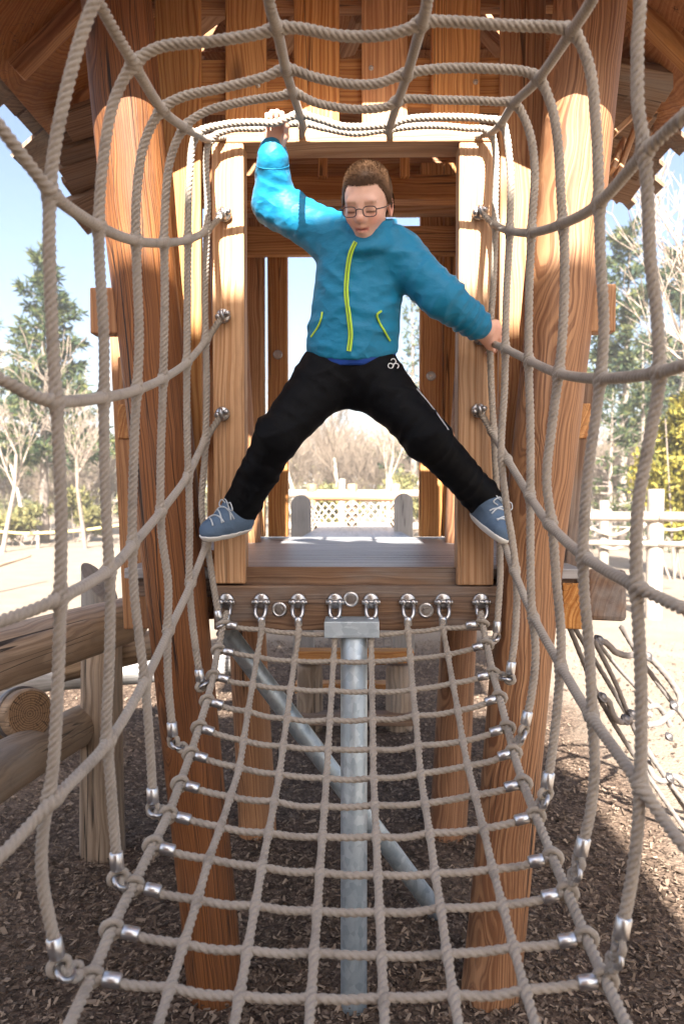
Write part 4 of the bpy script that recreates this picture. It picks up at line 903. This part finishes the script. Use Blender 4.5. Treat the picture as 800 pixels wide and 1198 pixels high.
# ---------------------------------------------------------------- bridge seen through the doorway
t = empty('rope_bridge', (.02, 6, 0), 'rope bridge with two round topped grey posts seen through the doorway', 'rope bridge')
def roundpost(x, w, y0, y1, Y):
    a, b = P(x - w / 2, y1, Y), P(x + w / 2, y0, Y); r = (b.x - a.x) / 2; cx = (a.x + b.x) / 2; pr = [(cx - r, a.z), (cx + r, a.z)] + [(cx + r * math.cos(q), b.z - r + r * math.sin(q)) for q in np.linspace(0, math.pi, 15)]
    n_ = len(pr); V = [(p[0], Y, p[1]) for p in pr] + [(p[0], Y + .07, p[1]) for p in pr]; Fp = [list(range(n_)), list(range(2 * n_ - 1, n_ - 1, -1))] + [[i, i + n_, (i + 1) % n_ + n_, (i + 1) % n_] for i in range(n_)]
    obj('bridge_post', V, Fp, M['grey_timber'], t, smooth=False)
YR = 5.6
roundpost(352, 23, 579, 660, YR); roundpost(472, 22, 577, 660, YR)
for (x0, x1, y) in ((362, 466, 580),): log('hand_rail', P(x0 - 4, y, YR + 1.6), P(x1 + 6, y + 1, YR + 1.6), .045, .045, M['cedar_pale'], M['end'], t, rings=30)
for x in (365, 412, 462): log('rail_post', P(x, 665, YR + 1.62), P(x, 566, YR + 1.62), .05, .048, M['grey_log'], M['end'], t, rings=20)
mb = MB()
for i in range(-3, 14):
    for s in (-1, 1):
        x0 = 362 + i * 9; x1 = x0 + s * 34
        x0c, x1c = max(358, min(470, x0)), max(358, min(470, x1))
        if abs(x1c - x0c) > 4: mb.add(*sweep(np.array([v3(P(x0c, 588, YR + 1.55)), v3(P((x0c + x1c) / 2, 608, YR + 1.55)), v3(P(x1c, 630, YR + 1.55))]), .0075, 6))
mb.build('side_netting', M['rope'], t)
board('bridge_deck', (.02, 3.42, 1.07), (.02, 7.1, .98), .66, .04, M['deck'], t, hint=(0, 0, 1))
# ---------------------------------------------------------------- climbing net to the right
t = empty('climbing_net', P(720, 850, 2.9), 'grey rope climbing net with looped step rungs sloping down right of the tower', 'climbing net')
RD = M['rope_dark']
def rp(l, r=.011, nm='net_rope'): return rope(nm, [P(*q) for q in l], RD, t, r=r, lay=.05, step=.012, lobes=3, seg=12)
rp([(666, 735, 2.6), (700, 815, 2.75), (742, 885, 2.9), (790, 955, 3.0), (850, 1040, 3.1)], .009)
rp([(672, 735, 2.75), (712, 800, 2.9), (750, 865, 3.0), (800, 945, 3.1), (860, 1030, 3.2)], .009)
rp([(726, 733, 2.9), (755, 780, 3.0), (800, 840, 3.1), (850, 905, 3.2)], .010)
rp([(695, 750, 2.7), (720, 800, 2.8), (745, 860, 2.9), (775, 905, 3.0), (820, 965, 3.1)], .009)
rp([(696, 748, 2.9), (730, 790, 3.3), (765, 825, 3.5)], .008)
def rung(l): return rope('loop_rung', [P(*q) for q in l], M['rope_dark'], t, r=.012, lay=.05, step=.012, lobes=3, seg=12)
rung([(697, 749, 2.75), (708, 752, 2.75), (720, 763, 2.78), (733, 767, 2.8), (748, 765, 2.85), (757, 768, 2.9), (770, 780, 2.95), (788, 803, 3.0), (795, 818, 3.0), (790, 828, 3.0), (780, 838, 2.98), (770, 846, 2.95), (757, 848, 2.9)])
rung([(704, 815, 2.75), (712, 822, 2.75), (716, 835, 2.75), (724, 844, 2.78), (735, 842, 2.82), (742, 836, 2.85), (760, 836, 2.9)])
rung([(757, 890, 3.0), (764, 908, 3.0), (775, 914, 3.0), (788, 908, 3.0), (800, 918, 3.0), (830, 930, 3.0)])
rung([(757, 828, 3.3), (768, 826, 3.35), (778, 838, 3.4), (784, 850, 3.4)])
for x, y, Y in ((700, 749, 2.74), (757, 768, 2.9), (788, 826, 3.0), (704, 816, 2.74), (731, 842, 2.8), (739, 836, 2.84), (783, 910, 3.0), (782, 862, 3.4)):
    c = P(x, y, Y); mb = MB(); mb.add(*ball_geo(c, .018, sc=(1, .9, 1))); mb.add(*torus_geo(c, (.6, -.5, .6), .017, .006, 16, 6)); mb.build('clamp', M['steel_dark'], t)
# ---------------------------------------------------------------- fences and ropes further off
def fence(name, label, posts, top, rails, matp, group=None, pr=.06, rr=.04, lean=0):
    g0 = posts[0]; t = empty(name, (g0[0], g0[1], 0), label, 'fence', group)
    for (x, y) in posts: log('fence_post', (x, y, -.1), (x + lean, y, top), pr, pr * .95, matp, M['end'], t, rings=12, seg=16)
    for z, r in rails:
        for (a, b) in zip(posts[:-1], posts[1:]): log('fence_rail', (a[0], a[1] - pr, z), (b[0], b[1] - pr, z), r, r, matp, M['end'], t, rings=14, seg=14)
    return t
def gpt(px, Y): q = P(px, 600, Y); return (q.x, Y)
M['sun_timber'] = wood('sun bleached timber', (.24, .20, .165), (.44, .39, .33), gray=.4)
fence('timber_fence', 'sun bleached post and rail fence right of the tower before the yellow hedge', [gpt(672, 8.2), gpt(766, 8.0), gpt(900, 7.8)], 1.34, [(1.06, .05), (.78, .03)], M['sun_timber'], None, .085)
fence('timber_fence', 'far pale post and rail fence seen through the doorway behind the rope bridge', [gpt(330, 13), gpt(400, 13), gpt(455, 13), gpt(520, 13)], 1.5, [(1.25, .07), (.7, .07)], M['sun_timber'])
tt = empty('rope_fence', (gpt(700, 9)[0], 9, 0), 'sagging rope barrier on pale posts behind the fence at the right', 'fence')
for x in (706, 745): q = gpt(x, 9.5); log('fence_post', (*q, -.1), (*q, 1.2), .06, .06, M['sun_timber'], M['end'], tt, rings=12, seg=14)
for a, b, y in ((690, 745, 618), (690, 745, 634), (745, 830, 612), (745, 830, 628), (745, 830, 600)): V, Fq = sweep(spline([P(a, y, 9.4), P((a + b) / 2, y + 8, 9.4), P(b, y - 4, 9.4)], .05)[0], .018, 8); obj('barrier_rope', V, Fq, M['rope'], tt)
tt = empty('yellow_rope_line', (-6, 17, 0), 'thin yellow rope line strung on low stakes before the trees at the left', 'rope line')
M['yellow'] = plain('yellow rope', (.62, .50, .20), .7)
pts = [P(x, y, 17) for x, y in ((-40, 619), (0, 622), (30, 624), (60, 623), (100, 620), (150, 613), (200, 610))]; V, Fq = sweep(spline(pts, .1)[0], .03, 8); obj('line', V, Fq, M['yellow'], tt)
for x, y in ((-40, 619), (45, 624), (150, 613)): q = P(x, y, 17.05); board('stake', (q.x, 17.05, -.1), (q.x, 17.05, q.z + .05), .06, .06, M['sun_timber'], tt)
# kerb of pale boulders / bank line on the left
o = thing_log('log_edging', 'dark fallen branch lying on the sand at the far left', 'branch', P(-20, 668, 9.5), P(36, 650, 10.5), .03, .02, M['grey_log'], seg=12)
# ---------------------------------------------------------------- trees
def leafmat(name, cols, rough=.6, trans=.3):
    m = N(name); g = m.n('NewGeometry').outputs['Random Per Island']; c = m.n('TexCoord').outputs['Object']; q = m.noise(c, .9, 3).outputs[0]
    col = m.ramp(m.math('ADD', m.math('MULTIPLY', g, .6), m.math('MULTIPLY', q, .4)), [(.15, cols[0]), (.5, cols[1]), (.85, cols[2])])
    b = m.bsdf(col, rough, None, Specular_IOR_Level=.25); tr = m.n('BsdfTranslucent', i_Color=col); ms = m.n('MixShader', i_0=trans); m.t.links.new(b.outputs[0], ms.inputs[1]); m.t.links.new(tr.outputs[0], ms.inputs[2]); m.t.links.new(ms.outputs[0], m.out.inputs[0]); return m.m
M['spruce'] = leafmat('spruce needles', ((.02, .042, .02), (.05, .075, .03), (.14, .145, .045)))
M['pine'] = leafmat('pine needles', ((.022, .045, .028), (.055, .08, .036), (.16, .16, .055)))
M['yellow_hedge'] = leafmat('yellow green foliage', ((.10, .11, .025), (.24, .21, .04), (.42, .35, .07)))
M['olive'] = leafmat('olive undergrowth', ((.09, .10, .04), (.19, .18, .07), (.32, .28, .12)))
M['bark'] = plain('grey bark', (.24, .20, .17), .9, 0, 18, .35, .5, .02, .15); M['pale_bark'] = plain('pale birch bark', (.40, .36, .31), .85, 0, 14, .3, .4, .02, .15); M['twig'] = plain('bare twigs', (.30, .245, .20), .9, 0, 6, .35, .0, .01, .1)
def prisms(segs, k=4):
    """segs: (p0, p1, r0, r1) -> one array mesh"""
    a = np.array([s[0] for s in segs], float); b = np.array([s[1] for s in segs], float); ra = np.array([s[2] for s in segs]); rb = np.array([s[3] for s in segs]); d = b - a; d /= np.linalg.norm(d, axis=1)[:, None] + 1e-9
    h = np.where(np.abs(d[:, 2:3]) > .9, [[1., 0, 0]], [[0, 0, 1.]]); u = np.cross(d, h); u /= np.linalg.norm(u, axis=1)[:, None]; w = np.cross(d, u); th = np.linspace(0, 2 * np.pi, k, endpoint=False); cs = np.cos(th)[None, :, None] * u[:, None, :] + np.sin(th)[None, :, None] * w[:, None, :]
    V = np.concatenate([a[:, None] + cs * ra[:, None, None], b[:, None] + cs * rb[:, None, None]], 1).reshape(-1, 3); n = len(segs); j = np.arange(k); q = np.stack([j, (j + 1) % k, (j + 1) % k + k, j + k], -1); return V, (np.arange(n)[:, None, None] * 2 * k + q).reshape(-1, 4)
def sprays(c, d, L, W):
    """needle tufts: quads at c along d"""
    n = len(c); s = np.cross(d, rng.normal(0, 1, (n, 3))); s /= np.linalg.norm(s, axis=1)[:, None] + 1e-9; s *= (W / 2)[:, None]; e = c + d * L[:, None]; m = c + d * (L * .5)[:, None]
    V = np.stack([c, m - s, e, m + s], 1).reshape(-1, 3); return V, (np.arange(n)[:, None] * 4 + np.arange(4)).reshape(-1, 4)
def conifer(name, label, x, y, h, w, mat, per=34, whorl=None, bare=.12, droop=.25, density=1.0, group='conifers behind the playground', power=.9):
    t = empty(name, (x, y, 0), label, 'tree', group); seg = []; lean = rng.normal(0, .02, 2); N_ = 10
    tp = [np.array([x + lean[0] * h * (i / N_) ** 1.5, y, h * i / N_ - .1]) for i in range(N_ + 1)]; tm = MB(); tm.add(*sweep(np.array(tp), np.linspace(h * .016 + .02, .01, N_ + 1), 10))
    C, D, br = [], [], []; nb = int(h * 9 * density)
    for i in range(nb):
        f = bare + (1 - bare) * (i + rng.random()) / nb; z = f * h; a = rng.uniform(0, 2 * np.pi); L = w * ((1 - f) ** power + .05) * rng.uniform(.55, 1.2); p = np.array([x + lean[0] * h * f ** 1.5, y, z]); el = -droop + .75 * f + rng.normal(0, .12); d = np.array([math.cos(a) * math.cos(el), math.sin(a) * math.cos(el), math.sin(el)])
        if rng.random() < .10: continue
        e = p + d * L + np.array([0, 0, .10 * L]); br.append((p, e, .018 * L + .006, .004)); m = int(per * L / w) + 6
        tt_ = rng.uniform(.15, 1, m); q = p + (e - p) * tt_[:, None] + rng.normal(0, 1, (m, 3)) * (.035 + .10 * L * (1.1 - tt_))[:, None] * np.array([1, 1, .55]); C.append(q); dd = d * .7 + rng.normal(0, .55, (m, 3)) + np.array([0, 0, -.12]); D.append(dd / np.linalg.norm(dd, axis=1)[:, None])
    tm.add(*prisms(br, 4)); tm.build('trunk', M['bark'], t)
    C = np.concatenate(C); D = np.concatenate(D); n = len(C); V, Fq = sprays(C, D, rng.uniform(.12, .30, n) * (h / 7) ** .5, rng.uniform(.035, .08, n) * (h / 7) ** .5); obj('crown', V, Fq, mat, t, False); return t
def bare_segs(h, seed, spread=.5, depth=5, r=None, up=.25, stems=1):
    r_ = np.random.default_rng(seed); out = []
    def grow(p, d, L, rad, lev):
        k = 3 if lev < 2 else 2
        for i in range(k):
            q = p + d * L / k; out.append((p, q, rad, rad * .86, lev)); p = q; rad *= .86; d = d + r_.normal(0, .10, 3) + np.array([0, 0, .04]); d /= np.linalg.norm(d)
            if lev < depth and (lev > 0 or i > 0):
                for _ in range(2 if lev < 4 else 3):
                    a = r_.normal(0, 1, 3); a -= d * (a @ d); a /= np.linalg.norm(a) + 1e-9; nd = d * r_.uniform(.6, 1.0) + a * spread * r_.uniform(.7, 1.4) + np.array([0, 0, up]); nd /= np.linalg.norm(nd); grow(p, nd, L * r_.uniform(.45, .68), rad * .55, lev + 1)
    for s in range(stems): grow(np.array([r_.normal(0, .12) * (stems > 1), r_.normal(0, .12) * (stems > 1), -.1]), np.array([r_.normal(0, .12 if stems == 1 else .3), r_.normal(0, .12), 1.0]), h * .5, (r or h * .012) * (1 if stems == 1 else .5), 0)
    return out
def bare_tree(name, label, x, y, h, seed, bark='bark', group='bare trees behind the playground', cat='tree', **k):
    t = empty(name, (x, y, 0), label, cat, group); s = bare_segs(h, seed, **k); off = np.array([x, y, 0]); zz = max(a[1][2] for a in s); f = h / zz
    main = [(a[0] * f + off, a[1] * f + off, max(a[2], .006), max(a[3], .005)) for a in s if a[4] == 0]; tw = [(a[0] * f + off, a[1] * f + off, max(a[2], .0055), max(a[3], .0045)) for a in s if a[4] > 0]
    obj('trunk', *prisms(main, 10), M[bark], t); obj('crown', *prisms(tw, 3), M['twig'] if bark == 'bark' else M['pale_twig'], t); return t
M['pale_twig'] = plain('pale twigs', (.19, .15, .115), .9, 0, 6, .3, .0, .01, .1)
def bush(name, label, x, y, h, w, mat, n, cat='shrub', lobes=9, sz=.11, group=None):
    t = empty(name, (x, y, 0), label, cat, group); cs = [(rng.normal(0, w * .33), rng.normal(0, w * .25), h * rng.uniform(.2, .86), rng.uniform(.22, .42)) for _ in range(lobes)]; C = []
    for (a, b, z, r) in cs:
        m = n // lobes; q = rng.normal(0, 1, (m, 3)); q /= np.linalg.norm(q, axis=1)[:, None]; q *= rng.random(m)[:, None] ** .4; C.append(np.array([x + a * (1.15 - z / h), y + b, z]) + q * np.array([r * w, r * w, r * h * .5]))
    C = np.concatenate(C); C = C[C[:, 2] > .02]; d = rng.normal(0, 1, C.shape) + np.array([0, 0, .6]); d /= np.linalg.norm(d, axis=1)[:, None]; V, Fq = sprays(C, d, rng.uniform(.7, 1.6, len(C)) * sz, rng.uniform(.4, .8, len(C)) * sz); obj('crown', V, Fq, mat, t, False)
    st = [(np.array([x + rng.normal(0, w * .12), y, -.1]), np.array([x + a, y + b, z]), .02, .008) for a, b, z, r in cs]; obj('trunk', *prisms(st, 6), M['bark'], t); return t
def hgt(py, Y): return P(400, py, Y).z
X = lambda px, Y: P(px, 600, Y).x
conifer('spruce_tree', 'tall airy spruce at the left, its top clear of the other trees', X(52, 19), 19, hgt(290, 19), 1.9, M['spruce'], 300, bare=.26, droop=.15, power=.75, density=1.25)
conifer('spruce_tree', 'smaller spruce at the left edge of the photo beside the tall one', X(-12, 22), 22, hgt(335, 22), 1.9, M['spruce'], 200, bare=.2)
conifer('pine_tree', 'pine with open tufts just right of the right corner post', X(728, 20), 20, hgt(268, 20), 1.6, M['pine'], 260, bare=.30, droop=.05, density=.8, power=.5)
conifer('pine_tree', 'pine at the right edge of the photo with a pale trunk showing', X(792, 22), 22, hgt(285, 22), 1.9, M['pine'], 260, bare=.35, droop=.05, density=.8, power=.55)
conifer('pine_tree', 'small dark pine in the gap between the outer rope and the yellow green bush', X(752, 17), 17, hgt(400, 17), 1.1, M['pine'], 120, bare=.1)
conifer('spruce_tree', 'dark dense spruce low behind the right fence', X(712, 17), 17, hgt(455, 17), 1.5, M['spruce'], 44, bare=.02)
conifer('spruce_tree', 'spruce showing past the boy between the back posts on the right', X(484, 24), 24, hgt(345, 24), 1.5, M['pine'], 40, bare=.1)
conifer('spruce_tree', 'slender spruce hidden behind the left corner post', X(105, 26), 26, hgt(420, 26), 1.3, M['spruce'], 30, bare=.15)
bush('yellow_hedge_bush', 'tall yellow green bush behind the right fence', X(800, 11.5), 11.5, hgt(455, 11.5), .85, M['yellow_hedge'], 9000, 'bush', 12, .085)
bush('olive_bush', 'low olive bush beneath the tall spruce at the left', X(20, 18), 18, .95, 1.3, M['olive'], 2600, 'bush', 7, .13, 'olive bushes at the left')
bush('olive_bush', 'olive bush behind the yellow rope between two bare trunks', X(95, 19), 19, 1.3, 1.1, M['olive'], 2200, 'bush', 7, .13, 'olive bushes at the left')
bush('olive_bush', 'olive bush in the middle of the thicket behind the doorway', X(385, 20), 20, 1.5, 1.2, M['olive'], 1800, 'bush', 6, .14, 'olive bushes behind the doorway')
bush('olive_bush', 'olive bush at the right of the thicket behind the doorway', X(468, 21), 21, 1.7, 1.2, M['olive'], 1800, 'bush', 6, .14, 'olive bushes behind the doorway')
for i, (px, Y, py, bk, lab) in enumerate(((2, 16, 395, 'bark', 'bare grey tree at the left edge of the photo'), (30, 21, 440, 'pale_bark', 'thin pale bare tree in front of the tall spruce'), (72, 20, 470, 'pale_bark', 'thin pale bare tree right of the tall spruce'), (100, 17, 400, 'bark', 'bare tree touching the left corner post'), (352, 19, 405, 'pale_bark', 'pale bare tree left in the doorway view'), (398, 22, 430, 'pale_bark', 'pale bare tree below the boy in the doorway view'), (440, 20, 420, 'bark', 'leaning bare tree right in the doorway view'), (480, 23, 390, 'pale_bark', 'pale bare tree behind the right back post'), (735, 18, 480, 'bark', 'bare tree between the right corner post and the outer rope'), (778, 24, 360, 'pale_bark', 'pale trunked bare tree beside the right edge pine'), (770, 9.5, 20, 'bark', 'tall bare tree whose twigs reach into the sky under the right eave'))):
    Y2 = Y; bare_tree('bare_tree', lab, X(px if i != 10 else 905, Y), Y, hgt(py, Y), 20 + i, bk, depth=4)
for i, (px, Y, py) in enumerate(((10, 24, 520), (55, 22, 540), (85, 23, 520), (125, 25, 510), (340, 24, 500), (365, 26, 480), (390, 25, 490), (415, 24, 500), (440, 26, 485), (465, 25, 495), (492, 24, 500), (520, 26, 470), (700, 22, 520), (725, 24, 500), (750, 23, 510), (290, 25, 500))):
    bare_tree('bare_shrub', 'leafless brushy shrub in the pale thicket behind the playground', X(px, Y), Y, hgt(py, Y), 50 + i, 'pale_bark', 'leafless shrubs of the thicket', 'shrub', depth=4, stems=4, spread=.6)
# far wood, one mass
sg = []
for i in range(150):
    x = rng.uniform(-22, 22); y = rng.uniform(30, 42); s = bare_segs(rng.uniform(2.2, 4.6), 200 + i % 9, depth=3, stems=2, spread=.5); a = rng.uniform(0, 6.28); Rz = np.array([[math.cos(a), -math.sin(a), 0], [math.sin(a), math.cos(a), 0], [0, 0, 1]])
    sg += [(Rz @ q[0] + [x, y, 0], Rz @ q[1] + [x, y, 0], max(q[2], .014), max(q[3], .012)) for q in s]
tag(obj('far_woodland', *prisms(sg, 3), M['pale_twig'], None, True, (0, 36, 0)), 'far leafless woodland beyond the playground', 'woodland', kind='stuff')
n_ = 16000; C = np.c_[rng.uniform(-30, 30, n_), rng.uniform(33, 48, n_), rng.random(n_) ** 1.6 * 4.2]; d = rng.normal(0, 1, (n_, 3)); d /= np.linalg.norm(d, axis=1)[:, None]; C[:, 2] *= .55 + .45 * np.array([mnoise.noise(Vector((a * .25, b * .1, 0))) + .6 for a, b in C[:, :2]]); V, Fq = sprays(C, d, rng.uniform(.3, .7, n_), rng.uniform(.12, .3, n_))
tag(obj('far_evergreens', V, Fq, M['olive'], None, False, (0, 40, 0)), 'far olive evergreen undergrowth of the wood', 'woodland', kind='stuff')
# ---------------------------------------------------------------- the tower at the other end of the rope tunnel (behind the viewer; it shades the ground)
t = empty('timber_playhouse', (-.86, -3.5, 0), 'timber playhouse with gabled roof at the other end of the rope tunnel', 'playhouse')
X0, X1, HR = -2.8, 1.02, 5.96
V = [(x, y, z) for x in (X0 + .15, X1 - .1) for y, z in ((-2.5, -.1), (-2.5, 4.6), (-3.5, 5.75), (-4.5, 4.6), (-4.5, -.1))]
obj('wall', V, [[0, 1, 2, 3, 4], [9, 8, 7, 6, 5], [0, 5, 6, 1], [3, 8, 9, 4], [0, 4, 9, 5], [1, 6, 7, 2], [2, 7, 8, 3]], M['cedar'], t, smooth=False)
for sy in (-1, 1):
    n_ = 12
    mb = MB()
    for i in range(n_):
        a = i / n_; b = (i + 1.15) / n_ if i < n_ - 1 else 1
        q = [(x, -3.5 + sy * (1.35 * (1 - f)), HR - 1.55 * (1 - f) + lift) for x, f, lift in ((X0, a, .05), (X1, a, .05), (X1, b, 0), (X0, b, 0))]; q += [(p[0], p[1], p[2] - .05) for p in q]
        mb.add(q, [[0, 1, 2, 3], [7, 6, 5, 4], [0, 4, 5, 1], [1, 5, 6, 2], [2, 6, 7, 3], [3, 7, 4, 0]])
    mb.build('roof', M['shingle'], t, smooth=False)
for x in (X0 + .1, X1 - .06): log('corner_log', (x, -2.46, -.1), (x, -2.46, 4.5), .08, .08, M['cedar_log'], M['end'], t)
# ---------------------------------------------------------------- light
EL = 36.5
w = bpy.data.worlds.new('World'); S.world = w; w.use_nodes = True; nt = w.node_tree; bg = nt.nodes['Background']; sk = nt.nodes.new('ShaderNodeTexSky'); sk.sky_type = 'NISHITA'; sk.sun_disc = False; sk.sun_elevation = R(EL); sk.sun_rotation = R(180); sk.air_density = .9; sk.dust_density = 4.5; sk.ozone_density = 1.0; sk.altitude = 100
nt.links.new(sk.outputs[0], bg.inputs[0]); bg.inputs[1].default_value = .058
sl = bpy.data.lights.new('sun', 'SUN'); so = bpy.data.objects.new('sun', sl); COL.objects.link(so); sl.energy = 5.0; sl.angle = R(.53); sl.color = (1, .94, .86); so.rotation_euler = (R(90 - EL), 0, 0); so.location = (0, -8, 9)
vs = S.view_settings; S.display_settings.display_device = 'sRGB'; vs.view_transform = 'Standard'; vs.look = 'None'; vs.exposure = 2.5; vs.gamma = 1.0; vs.use_curve_mapping = False
if HAZE:
    hm = bpy.data.materials.new('haze'); hm.use_nodes = True; ht = hm.node_tree; ht.nodes.clear(); ho = ht.nodes.new('ShaderNodeOutputMaterial'); pv = ht.nodes.new('ShaderNodeVolumePrincipled'); pv.inputs['Density'].default_value = HAZE; pv.inputs['Color'].default_value = (.93, .95, .97, 1); pv.inputs['Anisotropy'].default_value = 0.0; ht.links.new(pv.outputs[0], ho.inputs['Volume'])
    x0, x1, y0, y1, z0, z1 = -260, 260, -40, 510, -1.2, 12
    V = [(x, y, z) for x in (x0, x1) for y in (y0, y1) for z in (z0, z1)]
    tag(obj('haze', V, [[0, 1, 3, 2], [4, 6, 7, 5], [0, 4, 5, 1], [2, 3, 7, 6], [0, 2, 6, 4], [1, 5, 7, 3]], hm, None, False), 'thin pale spring haze over the playground', 'haze', kind='stuff')
S.cycles.max_bounces = 8; S.cycles.diffuse_bounces = 4; S.cycles.glossy_bounces = 3; S.cycles.transparent_max_bounces = 8; S.cycles.caustics_reflective = False; S.cycles.caustics_refractive = False; S.cycles.sample_clamp_indirect = 6
try: S.cycles.use_denoising = True
except Exception: pass
